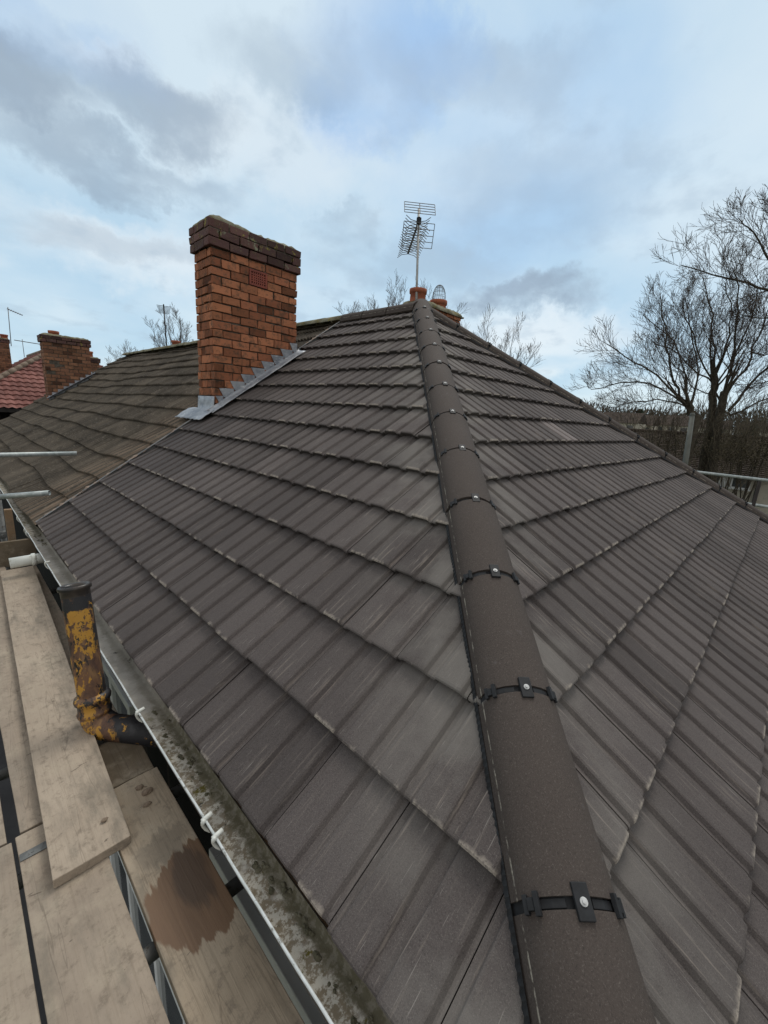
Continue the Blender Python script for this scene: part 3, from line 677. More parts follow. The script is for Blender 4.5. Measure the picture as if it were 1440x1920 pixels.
# rear chimney beyond the ridge
b = MB(); rnd = random.Random(9); brick_stack(b, 1.58, 2.78, 1.31, 1.77, -1.9, .56, CH, .232, rnd)
rc = b.build('chimney', MT_brick, house, bevel=.004); rc['label'] = 'rear chimney with two terracotta pots behind the ridge'
ch['label'] = 'tall orange brick chimney with dark corbelled top and lead flashing'
MB().box((1.595, 1.325, -1.9), (2.765, 1.755, .57)).build('mortar_core', MT_mortar, rc)
mound(1.53, 2.83, 1.27, 1.81, .555, .085, rc, MT_flaunch, seed=4)
pot(rc, 1.72, 1.54, .58, .825, .155); p2 = pot(rc, 2.33, 1.54, .58, .77, .165)
b = MB()
for k in range(10):
    a = math.pi*k/10
    b.tube([V((2.33+math.cos(a)*.125*math.cos(q)*1.0, 1.54+math.sin(a)*.125*math.cos(q), .77+.28*max(0, math.sin(q))**.8)) for q in [math.pi*i/14 for i in range(15)]], .003, 4)
for zz_, rr in ((.83, .125), (.91, .118), (.98, .09)): b.tube([V((2.33+math.cos(q)*rr, 1.54+math.sin(q)*rr, zz_)) for q in [2*math.pi*i/20 for i in range(21)]], .003, 4)
b.build('bird_guard', MT_alum, rc)
# soil pipe with peeling paint
def lathe_path(pts, rad, n=24): return pts, rad
b = MB(); A = V((-4.13, -1.60, -2.855)); Btop = V((-4.134, -1.475, -2.272)); ax = (Btop-A).normalized()
ro = .0595
b.tube([A, A+ax*.2, A+ax*.4, Btop], ro, 28, caps=False)
sp = b.build('soil_pipe', MT_rust, house, smooth=True); sp['label'] = 'short iron vent pipe with peeling yellow and black paint and rusty elbow'
b = MB(); n = 28; o1 = ax.orthogonal().normalized(); o2 = ax.cross(o1)
def ring(prof, mt, nm):
    b = MB(); vs = [A+ax*h+(o1*math.cos(2*math.pi*k/n)+o2*math.sin(2*math.pi*k/n))*r for r, h in prof for k in range(n)]
    b.add(vs, [(i*n+k, i*n+(k+1) % n, (i+1)*n+(k+1) % n, (i+1)*n+k) for i in range(len(prof)-1) for k in range(n)]); return b.build(nm, mt, sp, smooth=True)
HT = (Btop-A).length
ring([(ro, HT-.05), (ro+.001, HT-.022), (ro+.008, HT-.018), (ro+.009, HT-.004), (ro+.004, HT+.002), (ro-.006, HT), (ro-.012, HT-.01), (ro-.013, HT-.35)], MT_tar, 'rim')
ring([(ro+.004, -.05), (ro+.012, -.045), (ro+.014, -.03), (ro+.008, -.022), (ro+.007, .012), (ro+.016, .02), (ro+.019, .035), (ro+.014, .05), (ro+.003, .056), (ro-.002, .058)], MT_rust, 'collar')
b = MB(); dirw = V((.66, -.74, -.05)).normalized(); pts = []
C0 = A-ax*.05; 
for i in range(9):
    t_ = i/8; ang = t_*R(78); pts.append(C0-ax*math.sin(ang)*.062+dirw*(1-math.cos(ang))*.09)
pts += [pts[-1]+dirw*.06, pts[-1]+dirw*.30]
b.tube(pts, [ro+.006]*8+[ro+.003]*(len(pts)-8), 24); b.build('elbow', MT_rust, sp, smooth=True)
# white waste pipe stub poking out from the wall under the gutter
b = MB(); Q = V((-4.225, .84, -2.84)); d_ = V((.97, -.03, .03)).normalized(); b.tube([Q, Q+d_*.17, Q+d_*.30], .046, 20)
wp = b.build('waste_pipe', MT_white, house, smooth=True)
MB().tube([Q+d_*.145, Q+d_*.15, Q+d_*.175, Q+d_*.18], [.047, .055, .055, .047], 20).build('pipe_collar', MT_white, wp, smooth=True)
# ------------------------------------------------------------------ neighbour house with the old roof
NY0, NY1 = 1.508, 13.3
nb = thing('mid_terrace_house', (0, 7.4, -7.7), 'neighbouring terraced house with sagging mossy old tile roof beyond the tall chimney', 'house', 'houses of the near terrace')
MB().box((-3.84, 1.5, -7.7), (3.84, NY1-.1, -2.70)).build('wall', MT_fbrick, nb)
def old_slope(kind, da, name):
    b = MB(); fm = frame_map(kind); per = .088; rnd = random.Random(4); na = int((NY1-NY0)/da); g = .352
    rows = [(g+.09, -.048), (.22, -.026), (.03, -.004), (.006, -.003), (0., -.012), (.024, -.060)]
    for k in range(0, 14):
        sl = .18+k*g if k < 13 else 4.79; tcol = {}
        vs = []; uv = []; ti = []
        for v, dn in rows:
            for i in range(na+1):
                a = NY0+(NY1-NY0)*i/na; s = sl-v
                sag = .075*noise.noise(V((a*.35, s*.5, 3.3)))+.03*noise.noise(V((a*.9, s*.9, 8.)))
                lipw = .055*noise.noise(V((a*.55, k*.35, 1.)))+.008*noise.noise(V((a*2.3, k*3.1, 1.)))
                tl = math.floor(a/.235); rj = tcol.setdefault(tl, (rnd.gauss(0, .003), rnd.uniform(.8, 1.2)))
                ph = (a/per) % 1; h = (.0 if ph < .5 else -.025) if da < .03 else 0
                n_ = dn+h+sag*min(1, (a-NY0)/.5)+rj[0]-.012
                if s < 0: s = 0
                vs.append(fm(a, s+lipw*min(1, (a-NY0)/.6), n_)); uv.append((a, v)); ti.append(rj[1])
        m = na+1
        b.add(vs, [(r*m+i, r*m+i+1, (r+1)*m+i+1, (r+1)*m+i) for r in range(len(rows)-1) for i in range(na)], uv, tint=ti)
    return b.build(name, MT_old, nb, fix=False)
old_slope('L', .022, 'roof_slope'); old_slope('B', .1, 'roof_slope')
b = MB(); N = 26
for i in range(N):
    y0 = NY0+(NY1-.75-NY0)*i/N; y1 = NY0+(NY1-.75-NY0)*(i+1)/N
    dz_ = .012*noise.noise(V((i*.9, 1, 1))); tl = .01*noise.noise(V((i*1.7, 4, 1)))
    pr = [(math.cos(math.pi*(1-k/8))*.125, math.sin(math.pi*(1-k/8))*.085-.03+dz_) for k in range(9)]
    b.extrude(pr, V((0, y0, tl)), V((0, 1, 0)), V((1, 0, 0)), V((0, 0, 1)), y1-y0+.02)
b.a = {'tint': [1.]*len(b.v)}
b.build('ridge_run', MT_flaunch, nb, smooth=True)
g2 = gutter(nb, 1.47, NY1, cz=-2.76)
for cy in (1.5, 1.62, 2.2): MB().tube([V((-3.972-math.cos(R(t_))*.062, cy, -2.76-math.sin(R(t_))*.062)) for t_ in range(-14, 90, 13)], .008, 6).build('gutter_clip', MT_white, g2)
def far_stack(parent, x0, x1, y0, y1, z0, z1, pots, seed, cap=True):
    rnd = random.Random(seed); b = MB(); brick_stack(b, x0, x1, y0, y1, z0, z1, .0955, .24, rnd, jit=.003)
    c = b.build('chimney', MT_fbrick, parent); MB().box((x0+.012, y0+.012, z0), (x1-.012, y1-.012, z1+.02)).build('mortar_core', MT_mortar, c)
    b = MB(); brick_stack(b, x0-.04, x1+.04, y0-.04, y1+.04, z1, z1+.19, .095, .24, rnd, jit=.004, dep=.14); b.build('corbel_courses', MT_pbrick, c)
    mound(x0-.03, x1+.03, y0-.03, y1+.03, z1+.18, .06, c, MT_flaunch, seed=seed)
    for (px, py, r, h) in pots: pot(c, px, py, z1+.2, z1+.24+h, r)
    return c
c2 = far_stack(nb, -2.29, -1.2, 11.68, 12.16, -1.7, -.0, [(-1.98, 11.92, .13, .10)], 21); c2['label'] = 'brick chimney at far end of the mossy roof'
b = MB(); N = 12
for i in range(N):
    z1_ = -.72-.0955*i+.03; xs = z1_/T
    if xs < -2.35: break
    b.box((max(-2.3, xs-.2), 11.655, T*xs-.1), (min(-1.19, xs+.05), 11.675, z1_))
b.build('stepped_flashing', MT_lead, c2)
b = MB(); b.extrude([(0, .0), (.14, .0), (.14, .02), (0, .02)], frame_map('L')(11.53, 1.1/CS, .03), V((-CS, 0, -SN)), V((0, 1, 0)), V((-SN, 0, CS)), 1.22/CS); b.build('cover_flashing', MT_lead, c2)
rc2 = far_stack(nb, 1.05, 2.15, 11.68, 12.16, -1.7, .12, [(1.36, 11.92, .14, .25)], 22); rc2['label'] = 'rear chimney whose pot just clears the mossy ridge'
# ------------------------------------------------------------------ red-roofed house further on
rh = thing('red_roof_house', (0, 24, -7.7), 'far house with hipped red clay tile roof at left', 'house')
MB().box((-4.1, 18.3, -7.7), (4.1, 34, -2.1)).build('wall', MT_fbrick, rh)
def course_plane(b, P0, along, down, nrm, L, g, n, per=.24, da=.06, amp=.022, tv=.25):
    na = int(L/da); rnd = random.Random(2)
    for k in range(n):
        vs = []; ti = []; tc = {}
        for s, h in ((k*g-.02, -.05), ((k+1)*g-.02, 0), ((k+1)*g, -.002), ((k+1)*g+.004, -.075)):
            for i in range(na+1):
                a = L*i/na; ti.append(tc.setdefault(math.floor(a/per), rnd.uniform(1-tv, 1+tv)))
                vs.append(P0+along*a+down*s+nrm*(h+amp*math.sin(2*math.pi*a/per)))
        m = na+1; b.add(vs, [(r*m+i, r*m+i+1, (r+1)*m+i+1, (r+1)*m+i) for r in range(3) for i in range(na)], tint=ti)
ph = math.atan(.68); c_, s_ = math.cos(ph), math.sin(ph); ez = -2.0; ey = 18.0; top = ez+.68*4.3
b = MB(); course_plane(b, V((-4.3, ey+4.3, top)), V((1, 0, 0)), V((0, -c_, -s_)), V((0, -s_, c_)), 8.6, .31, int(4.3/c_/.31)+1)
b.build('roof_slope', MT_red, rh, clip=[((-4.3, ey, 0), (-1, 1, 0)), ((4.3, ey, 0), (1, 1, 0)), ((0, ey-.02, 0), (0, -1, 0))], fix=False)
b = MB(); course_plane(b, V((0, ey+.05, top)), V((0, 1, 0)), V((-c_, 0, -s_)), V((-s_, 0, c_)), 16, .31, int(4.3/c_/.31)+1, da=.12)
b.build('roof_slope', MT_red, rh, clip=[((-4.3, ey, 0), (1, -1, 0))], fix=False)
b = MB(); course_plane(b, V((0, ey+.05, top)), V((0, 1, 0)), V((c_, 0, -s_)), V((s_, 0, c_)), 16, .31, int(4.3/c_/.31)+1, da=.12)
b.build('roof_slope', MT_red, rh, clip=[((4.3, ey, 0), (-1, -1, 0))], fix=False)
MT_rridge = mat('grey_brown_ridge', mottled((.15, .115, .085), (.23, .18, .14), 4.), .9)
b = MB()
hp0 = V((-4.3, ey, ez)); hp1 = V((0, ey+4.3, top)); N = 18
for i in range(N):
    a = hp0.lerp(hp1, i/N); c = hp0.lerp(hp1, (i+1.08)/N); b.tube([a+V((0, 0, .0)), c], .10, 10)
b.build('hip_run', MT_rridge, rh, smooth=True); b = MB(); b.tube([hp1, hp1+V((0, 11.7, 0))], .10, 10); b.build('ridge_run', MT_rridge, rh, smooth=True)
b = MB(); b.box((-4.35, ey-.03, ez-.2), (4.35, ey+.0, ez-.06)); b.build('fascia_board', MT_dark, rh)
c3 = far_stack(rh, -2.75, -1.6, 26.4, 26.9, -1.4, 1.0, [(-1.75, 26.6, .17, .18), (-2.3, 26.6, .15, .2)], 31)
c4 = far_stack(rh, -.1, .52, 18.35, 18.85, -2.2, .0, [(.22, 18.6, .16, .22)], 32); c4['label'] = 'small stack standing behind the second chimney'
# ------------------------------------------------------------------ television aerials
def yagi(name, base, top, start, end, n, ew, label, m1=MT_alum, mast_r=.018, refl=False, xdir=False, thick=.005):
    base, top, start, end = V(base), V(top), V(start), V(end)
    t = thing(name, base, label, 'aerial', 'television aerials on chimneys')
    MB().tube([base, top], mast_r, 10).build('mast', MT_mast if refl else m1, t, smooth=True)
    bd = (end-start).normalized(); sd_ = bd.cross(V((0, 0, 1))).normalized(); upv = sd_.cross(bd)
    MB().tube([start, end], thick*2.2, 8).build('boom', m1, t)
    b = MB()
    for i in range(n):
        p = start.lerp(end, (i+.8)/n)
        if xdir:
            for q in (-1, 1):
                for u in (-1, 1):
                    b.tube([p+upv*.02*u, p+sd_*q*ew*.30+upv*u*.045, p+sd_*q*ew*.5+upv*u*.11], thick*.85, 5)
            b.box(tuple(p-V((.016, .016, .02))), tuple(p+V((.016, .016, .02))))
        else:
            L = ew*(1-.25*i/n); b.tube([p-sd_*L/2, p+sd_*L/2], thick, 5)
    b.build('director_rods', m1, t)
    if refl:
        for u in (1, -1):
            b = MB(); o_ = start-bd*.10
            c0 = o_+upv*(.07*u); c1 = o_-bd*(-.14)*0+upv*((.30 if u > 0 else .40)*u)+bd*.16
            for k in range(5): p = c0.lerp(c1, k/4); b.tube([p-sd_*.27, p+sd_*.27], thick*.8, 5)
            for q in (-1, 1): b.tube([c0+sd_*.27*q, c1+sd_*.27*q], thick*.8, 5)
            b.tube([c0, c1], thick, 5)
            b.build('reflector_grid', m1, t)
        MB().box(tuple(start-V((.03, .03, .05))), tuple(start+V((.03, .03, .05)))).build('mast_clamp', MT_black, t)
    return t
yagi('television_aerial', (1.545, 1.40, .35), (1.85, 1.78, 2.2), (1.76, 1.68, 1.96), (2.72, 2.76, 1.93), 13, .44, 'large aerial with mesh reflector panels behind the roof apex', refl=True, xdir=True, mast_r=.021, thick=.0075)
yagi('television_aerial', (1.07, 11.95, .1), (1.16, 12.3, 1.76), (1.02, 11.9, 1.66), (1.42, 13.0, 1.60), 7, .42, 'dark slender aerial standing left of the tall brick chimney', m1=MT_black, thick=.009, mast_r=.02)
yagi('television_aerial', (-1.50, 26.7, .9), (-1.40, 27.0, 2.85), (-1.46, 26.9, 2.75), (-.85, 26.9, 2.55), 7, .5, 'thin pale aerial on the leftmost far chimney', thick=.009, mast_r=.018)
yagi('television_aerial', (-.85, 28.2, .5), (-.85, 28.2, 1.45), (-1.2, 28.2, 1.35), (.2, 28.3, 1.3), 6, .4, 'tiny aerial peeping over the red roof ridge', thick=.009, mast_r=.014)
# ------------------------------------------------------------------ scaffold
def board(name, x0, x1, y0, y1, zt, m, label, seed, th=.038, group='scaffold boards of the walkway', yaw=0., band=None, split=False):
    rnd = random.Random(seed); t = thing(name, ((x0+x1)/2, (y0+y1)/2, zt-th), label, 'board', group); b = MB(); NX, NY = 6, 40; n = []
    cup = rnd.uniform(-.003, .003); tw = rnd.uniform(-.003, .003)
    for side in (0, 1):
        for j in range(NY+1):
            for i in range(NX+1):
                u = i/NX-.5; v = j/NY-.5; x = (x0+x1)/2+u*(x1-x0); y = (y0+y1)/2+v*(y1-y0)
                x += yaw*v*(y1-y0); e = .0025*noise.noise(V((seed, y*3, 1.)))*(1 if abs(u) > .45 else 0); x += e
                if abs(v) > .499: y += .004*noise.noise(V((x*40, seed, 2.)))
                z = zt-(th if side else 0)+cup*(1-(2*u)**2)+tw*u*v*4+.0008*noise.noise(V((x*40, y*1.5, seed)))
                b.v.append((x, y, z)); b.uv.append((0, 0))
    S = (NX+1)*(NY+1); q = lambda s, j, i: s*S+j*(NX+1)+i
    for j in range(NY):
        for i in range(NX): b.f += [(q(0, j, i), q(0, j, i+1), q(0, j+1, i+1), q(0, j+1, i)), (q(1, j, i), q(1, j+1, i), q(1, j+1, i+1), q(1, j, i+1))]
        b.f += [(q(0, j, 0), q(0, j+1, 0), q(1, j+1, 0), q(1, j, 0)), (q(0, j, NX), q(1, j, NX), q(1, j+1, NX), q(0, j+1, NX))]
    for i in range(NX): b.f += [(q(0, 0, i), q(1, 0, i), q(1, 0, i+1), q(0, 0, i+1)), (q(0, NY, i), q(0, NY, i+1), q(1, NY, i+1), q(1, NY, i))]
    b.build('plank', m, t, bevel=.003)
    if band:
        bb = MB(); y_ = band; z_ = zt+.0015; xa = x0+.012; xb = x0+(x1-x0)*.72
        bb.box((xa, y_-.016, z_-.004), (xb, y_+.016, z_+.0012)); bb.box((xa-.012, y_-.016, z_-.05), (xa, y_+.016, z_+.0012))
        bb.build('end_band', MT_dzinc, t)
        bb = MB()
        for f_ in (.15, .5, .8): x_ = xa+(xb-xa)*f_; bb.tube([V((x_, y_, z_)), V((x_, y_, z_+.003))], .004, 8)
        bb.build('band_nail', MT_dzinc, t)
    return t
DZ = -3.0
board('scaffold_board', -4.735, -4.488, -5.6, -2.035, DZ, MT_wood, 'scaffold board at the lower left edge of the picture, with a metal end band', 1, band=-2.15)
board('scaffold_board', -4.735, -4.50, -2.02, 1.3, DZ-.003, MT_wood, 'far scaffold board at extreme left beyond the butt joint', 2)
board('scaffold_board', -4.474, -4.247, -5.6, -2.022, DZ, MT_wood, 'near scaffold board with grey metal band beside the thin dark gap', 3, yaw=-.002, band=-2.13)
board('scaffold_board', -4.462, -4.235, -2.005, 1.3, DZ-.004, MT_wood, 'far scaffold board left of the raised board, ending at a cross joint', 4)
board('scaffold_board', -4.215, -3.992, -5.6, -2.03, DZ, MT_wets, 'scaffold board with a big wet brown stain beside the gutter', 5)
board('scaffold_board', -4.205, -4.0, -2.02, -1.72, DZ-.006, MT_dwood, 'short dark board piece under the rusty elbow', 6)
board('scaffold_board', -4.225, -4.01, -1.70, 1.3, DZ-.0435, MT_wood, 'lower scaffold board hidden under the raised board', 7)
board('scaffold_board', -4.345, -4.115, -2.33, 1.05, DZ+.038, MT_wood2, 'raised scaffold board lying on top of the others beside the rusty pipe', 8, yaw=.037)
def stube(name, a, b_, label, m=MT_zinc, r=.0242, group='scaffold tubes'):
    a, b_ = V(a), V(b_); t = thing(name, (a if a.z < b_.z else b_), label, 'scaffold tube', group); d = (b_-a).normalized()
    o = d.orthogonal().normalized(); o2 = d.cross(o); n = 16; L = (b_-a).length
    prof = [(r-.005, .08), (r-.005, 0), (r, 0), (r, L), (r-.005, L), (r-.005, L-.08)]
    vs = [a+d*h+(o*math.cos(2*math.pi*k/n)+o2*math.sin(2*math.pi*k/n))*q for q, h in prof for k in range(n)]
    b = MB().add(vs, [(i*n+k, i*n+(k+1) % n, (i+1)*n+(k+1) % n, (i+1)*n+k) for i in range(5) for k in range(n)]); b.build('tube', m, t, smooth=True)
    c = MB(); n_ = 12
    for h in (.07, L-.07):
        c.tube([a+d*(h-.012), a+d*(h+.012)], r-.0052, n_)
    c.build('bore_plug', MT_dark, t)
    md = t.children[0].modifiers.new('es', 'EDGE_SPLIT'); md.split_angle = R(40)
    return t
for y, lab in ((-2.685, 'transom tube under the wet stained board'), (-2.16, 'transom tube under the board butt joints'), (-1.50, 'transom tube below the rusty pipe'), (.67, 'transom tube near the white waste pipe')):
    stube('scaffold_tube', (-5.3, y, -3.0645-.042*(y > -1.9)), (-3.868, y, -3.0645-.042*(y > -1.9)), lab, MT_dzinc)
stube('scaffold_tube', (-5.2, 2.24, -2.065), (-3.47, 1.96, -2.03), 'upper horizontal tube reaching over the old roof at left')
stube('scaffold_tube', (-4.19, 1.34, -2.345), (-3.86, 1.12, -2.30), 'short lower tube stub over the old roof edge at left')
stube('scaffold_tube', (-4.22, 1.52, -7.68), (-4.20, 1.52, -2.2), 'upright scaffold tube at the left edge beyond the toe board', MT_dzinc)
def coupler(P, label):
    t = thing('scaffold_coupler', P, label, 'coupler'); b = MB(); P = V(P)
    b.box(tuple(P+V((-.035, -.04, -.035))), tuple(P+V((.035, .04, .035)))); b.build('body', MT_dzinc, t, bevel=.01)
    b = MB(); b.tube([P+V((.0, -.05, .0)), P+V((0, -.085, 0))], .008, 8); b.tube([P+V((0, -.06, 0)), P+V((0, -.074, 0))], .014, 6); b.build('bolt', MT_dzinc, t)
coupler((-4.21, 1.47, -2.36), 'galvanised coupler clamping the short tube stub to its upright')
coupler((-4.215, 1.5, -2.74), 'lower coupler on the upright tube above the toe board')
t = thing('toe_board', (-4.2, 1.35, -3.0), 'dark timber toe board standing across the end of the walkway', 'board')
MB().box((-4.9, 1.33, -3.03), (-3.99, 1.37, -2.78)).build('plank', MT_dwood, t, bevel=.003)
t = thing('timber_post', (-4.13, 1.75, -3.0), 'tan timber post standing behind the dark toe board', 'post')
MB().box((-4.16, 1.70, -3.3), (-4.10, 1.76, -2.55)).build('post', MT_twood, t, bevel=.003)
# right-hand guard rail
stube('scaffold_tube', (4.72, 4.4, -2.0), (4.72, -5.0, -2.045), 'pale guard rail tube in front of the cream house at right')
stube('scaffold_tube', (4.76, 2.0, -2.46), (4.76, -5.0, -2.47), 'lower guard rail tube at the right picture edge')
stube('scaffold_tube', (4.67, -3.56, -7.68), (4.66, -3.56, -2.06), 'dark upright tube hanging below the pale guard rail', MT_dark)
# mortar crumbs
def crumb(P, r, seed, label):
    rnd = random.Random(seed); bm_ = bmesh.new(); bmesh.ops.create_icosphere(bm_, subdivisions=2, radius=1.)
    b = MB(); b.add([V(P)+V((v.co.x*r*(1+.5*noise.noise(v.co*1.3+V((seed, 0, 0)))), v.co.y*r*.7*(1+.6*noise.noise(v.co*1.7+V((0, seed, 0)))), v.co.z*r*.45*(1+.5*noise.noise(v.co*2)))) for v in bm_.verts], [[v.index for v in f.verts] for f in bm_.faces]); bm_.free()
    tag(b.build('mortar_crumb', mat('crumb', mottled((.16, .12, .09), (.24, .19, .14), 40.), .95, .5, .003)), label, 'rubble', 'crumbs on the boards')
crumb((-4.068, -2.145, -2.994), .022, 1, 'largest brown mortar crumb on the stained board by the raised board'); crumb((-4.085, -2.205, -2.995), .015, 2, 'smaller crumb nearest the wet stain'); crumb((-4.083, -2.10, -2.995), .017, 3, 'crumb tucked at the raised board edge'); crumb((-4.232, -2.205, -2.957), .012, 4, 'lone brown chip on the raised board')
# ------------------------------------------------------------------ street pole
t = thing('street_pole', (10.0, -1.82, -7.7), 'leaning green grey street pole rising behind the right hip', 'pole')
MB().tube([V((8.9, -2.25, -7.7)), V((10.27, -1.72, -2.11)), V((10.55, -1.6, -.86))], [.085, .07, .06], 14).build('shaft', MT_pole, t, smooth=True)
MB().tube([V((10.55, -1.6, -.86)), V((10.57, -1.59, -.80))], [.068, .055], 14).build('cap', MT_pole, t)
# ------------------------------------------------------------------ house across the street
oh = thing('opposite_house', (28, -4, -7.7), 'cream rendered house with brown tiled roof across the street', 'house')
hx, hz = 24.0, -3.3
MB().box((hx, -16, -7.7), (hx+8, 5.5, hz+.05)).build('wall', MT_render, oh)
b = MB(); sl_ = math.atan(.45); cc, ss = math.cos(sl_), math.sin(sl_); tp = hz+.45*4.3
course_plane(b, V((hx+4, -16.3, tp)), V((0, 1, 0)), V((-cc, 0, -ss)), V((-ss, 0, cc)), 22, .21, int(4.35/cc/.21), per=.6, da=.1, amp=.006, tv=.12); b.build('roof_slope', MT_brownroof, oh, fix=False)
b = MB(); course_plane(b, V((hx+4, -16.3, tp)), V((0, 1, 0)), V((cc, 0, -ss)), V((ss, 0, cc)), 22, .33, int(4.35/cc/.33), per=.3, da=.3, amp=0.); b.build('roof_slope', MT_brownroof, oh, fix=False)
b = MB(); b.tube([V((hx+4, -16.3, tp)), V((hx+4, 5.7, tp))], .12, 8); b.a = {'tint': [1.]*len(b.v)}; b.build('ridge_run', MT_brownroof, oh)
MB().box((hx-.36, -16.2, hz-.12), (hx-.26, 5.6, hz+.0)).build('gutter', MT_dark, oh)
for (y0, y1, z0, z1, k) in ((-1.5, -.75, -4.0, -3.36, 1), (-2.75, -1.95, -4.0, -3.4, 1), (-6, -4.6, -4.4, -3.4, 2)): window(oh, y0, y1, z0, z1, hx-.02, k, fm=.07)
MB().box((hx-.03, -1.9, -4.0), (hx-.002, -1.55, -3.36)).build('wall_panel', MT_upvc, oh)
MB().tube([V((hx-.1, -3.02, -7.6)), V((hx-.1, -3.02, hz))], .05, 8).build('downpipe', MT_dark, oh)
# ------------------------------------------------------------------ bare trees
class Tree:
    def __init__(s, seed): s.r = random.Random(seed); s.limb = MB(); s.twig = MB()
    def branch(s, p, d, L, r, lev, up_=.12, maxlev=3, kids=(7, 5, 4), wob=.1, thin=.0045):
        n = 6 if lev == 0 else (5 if lev == 1 else 4)
        pts = [p.copy()]; dirs = [d.copy()]
        for i in range(n):
            d = (d+V((s.r.gauss(0, wob), s.r.gauss(0, wob), s.r.gauss(0, wob)+up_)))
            d.normalize(); p = p+d*L/n; pts.append(p.copy()); dirs.append(d.copy())
        rr = [max(thin*.8, r*(1-.78*i/n)) for i in range(n+1)]
        (s.limb if lev == 0 or r > .035 else s.twig).tube(pts, rr, 7 if r > .05 else (5 if r > .02 else 3), caps=False)
        s.spawn(pts, rr, L, lev, up_, maxlev, kids, wob, thin)
    def spawn(s, pts, rr, L, lev, up_, maxlev, kids, wob, thin, t0=.25):
        if lev >= maxlev: return
        m = len(pts)-1
        for k in range(kids[min(lev, len(kids)-1)]):
            t = t0+(1-t0)*(k+s.r.random())/kids[min(lev, len(kids)-1)]; t = min(t, .999)
            i = int(t*m); f = t*m-i; q = pts[i].lerp(pts[i+1], f); ax_ = (pts[i+1]-pts[i]).normalized()
            pe = V((s.r.gauss(0, 1), s.r.gauss(0, 1), s.r.gauss(0, 1))); pe = (pe-ax_*pe.dot(ax_)).normalized()
            dd = (ax_*s.r.uniform(.8, 1.2)+pe*s.r.uniform(.5, 1.0)+V((0, 0, up_))).normalized()
            l2 = L*s.r.uniform(.45, .8)*(1.1-.5*t); r2 = max(thin, rr[i]*s.r.uniform(.3, .48))
            s.branch(q, dd, l2, r2, lev+1, up_, maxlev, kids, wob, thin)
    def poly(s, pts, r0, r1, up_=.1, kids=(9, 6, 4), maxlev=3, wob=.09, t0=.15, thin=.0045, jit=.045):
        P_ = [V(p) for p in pts]; out = []
        for i in range(len(P_)-1):
            for k in range(3): out.append(P_[i].lerp(P_[i+1], k/3)+V((s.r.gauss(0, jit), s.r.gauss(0, jit), s.r.gauss(0, jit)))*(1 if i+k else 0))
        out.append(P_[-1]); m = len(out)-1; rr = [r0+(r1-r0)*i/m for i in range(m+1)]
        s.limb.tube(out, rr, 8, caps=False); L = sum((out[i+1]-out[i]).length for i in range(m))
        s.spawn(out, rr, L*.52, 0, up_, maxlev, kids, wob, thin, t0)
    def done(s, name, base, label, group, m1=MT_bark, m2=MT_twig):
        t = thing(name, base, label, 'tree', group)
        s.limb.build('trunk', m1, t, smooth=True, fix=False)
        if s.twig.v: s.twig.build('crown', m2, t, fix=False)
        return t
CAMP = V((-4.4737, -3.7929, -1.3868))
def at(u, v, D): return CAMP+(F+rt2*((u-720)/780)-up2*((v-960)/780))*D       # design-time survey of the crown limbs
GB = 'bare winter trees by the street'
tr = Tree(41); TH = .0065
fk = at(1304, 784, 18)
tr.poly([(fk.x-.1, fk.y+.1, -7.7), (fk.x, fk.y, -4), fk, at(1288, 756, 18)], .2, .15, kids=(5, 4, 3), t0=.85, thin=TH)
for P_, r in (([at(1288, 756, 18), at(1262, 716, 18), at(1254, 664, 17.6), at(1246, 612, 17.5), at(1237, 550, 17.2)], .105),
              ([at(1286, 758, 18), at(1232, 706, 17.5), at(1190, 678, 17), at(1138, 645, 16.5)], .085),
              ([at(1286, 760, 18), at(1215, 717, 18.3), at(1160, 716, 18.3), at(1108, 730, 18.2)], .075),
              ([at(1290, 764, 18), at(1230, 748, 18), at(1180, 756, 18), at(1140, 764, 18)], .06),
              ([at(1294, 758, 18), at(1280, 690, 19), at(1262, 640, 19.5), at(1205, 590, 20)], .08),
              ([at(1296, 758, 18), at(1312, 690, 18.6), at(1296, 620, 19), at(1284, 560, 19)], .07)):
    tr.poly(P_, r*.52, .016, up_=.08, kids=(15, 9, 3), thin=TH)
tr.done('bare_tree', (fk.x-.1, fk.y+.1, -7.7), 'bare pollarded tree leaning left just behind the street pole', GB)
tr = Tree(42); f2_ = at(1338, 800, 19)
tr.poly([(f2_.x, f2_.y, -7.7), (f2_.x, f2_.y, -4), at(1334, 790, 19), at(1337, 735, 19), at(1338, 700, 19)], .2, .13, kids=(6, 5, 4), t0=.8, thin=TH)
for P_, r in (([at(1338, 716, 19), at(1339, 654, 19), at(1334, 590, 19), at(1318, 520, 19)], .10), ([at(1338, 716, 19), at(1312, 670, 18.5), at(1290, 610, 18.3), at(1280, 560, 18)], .08),
              ([at(1338, 720, 19), at(1300, 690, 19), at(1262, 655, 19.2), at(1222, 640, 19.2)], .07), ([at(1338, 712, 19), at(1362, 650, 19), at(1372, 590, 19.3), at(1360, 530, 19)], .09), ([at(1338, 740, 19), at(1300, 725, 18), at(1270, 690, 17.5)], .05)):
    tr.poly(P_, r*.52, .016, up_=.1, kids=(15, 9, 3), thin=TH)
tr.done('bare_tree', (f2_.x, f2_.y, -7.7), 'bare tree with straight knobbly trunk, second from left', GB)
tr = Tree(43); f3_ = at(1360, 800, 18.5)
tr.poly([(f3_.x, f3_.y, -7.7), (f3_.x, f3_.y, -4), at(1350, 784, 18.5), at(1358, 735, 18.5)], .2, .15, kids=(5, 4, 3), t0=.85, thin=TH)
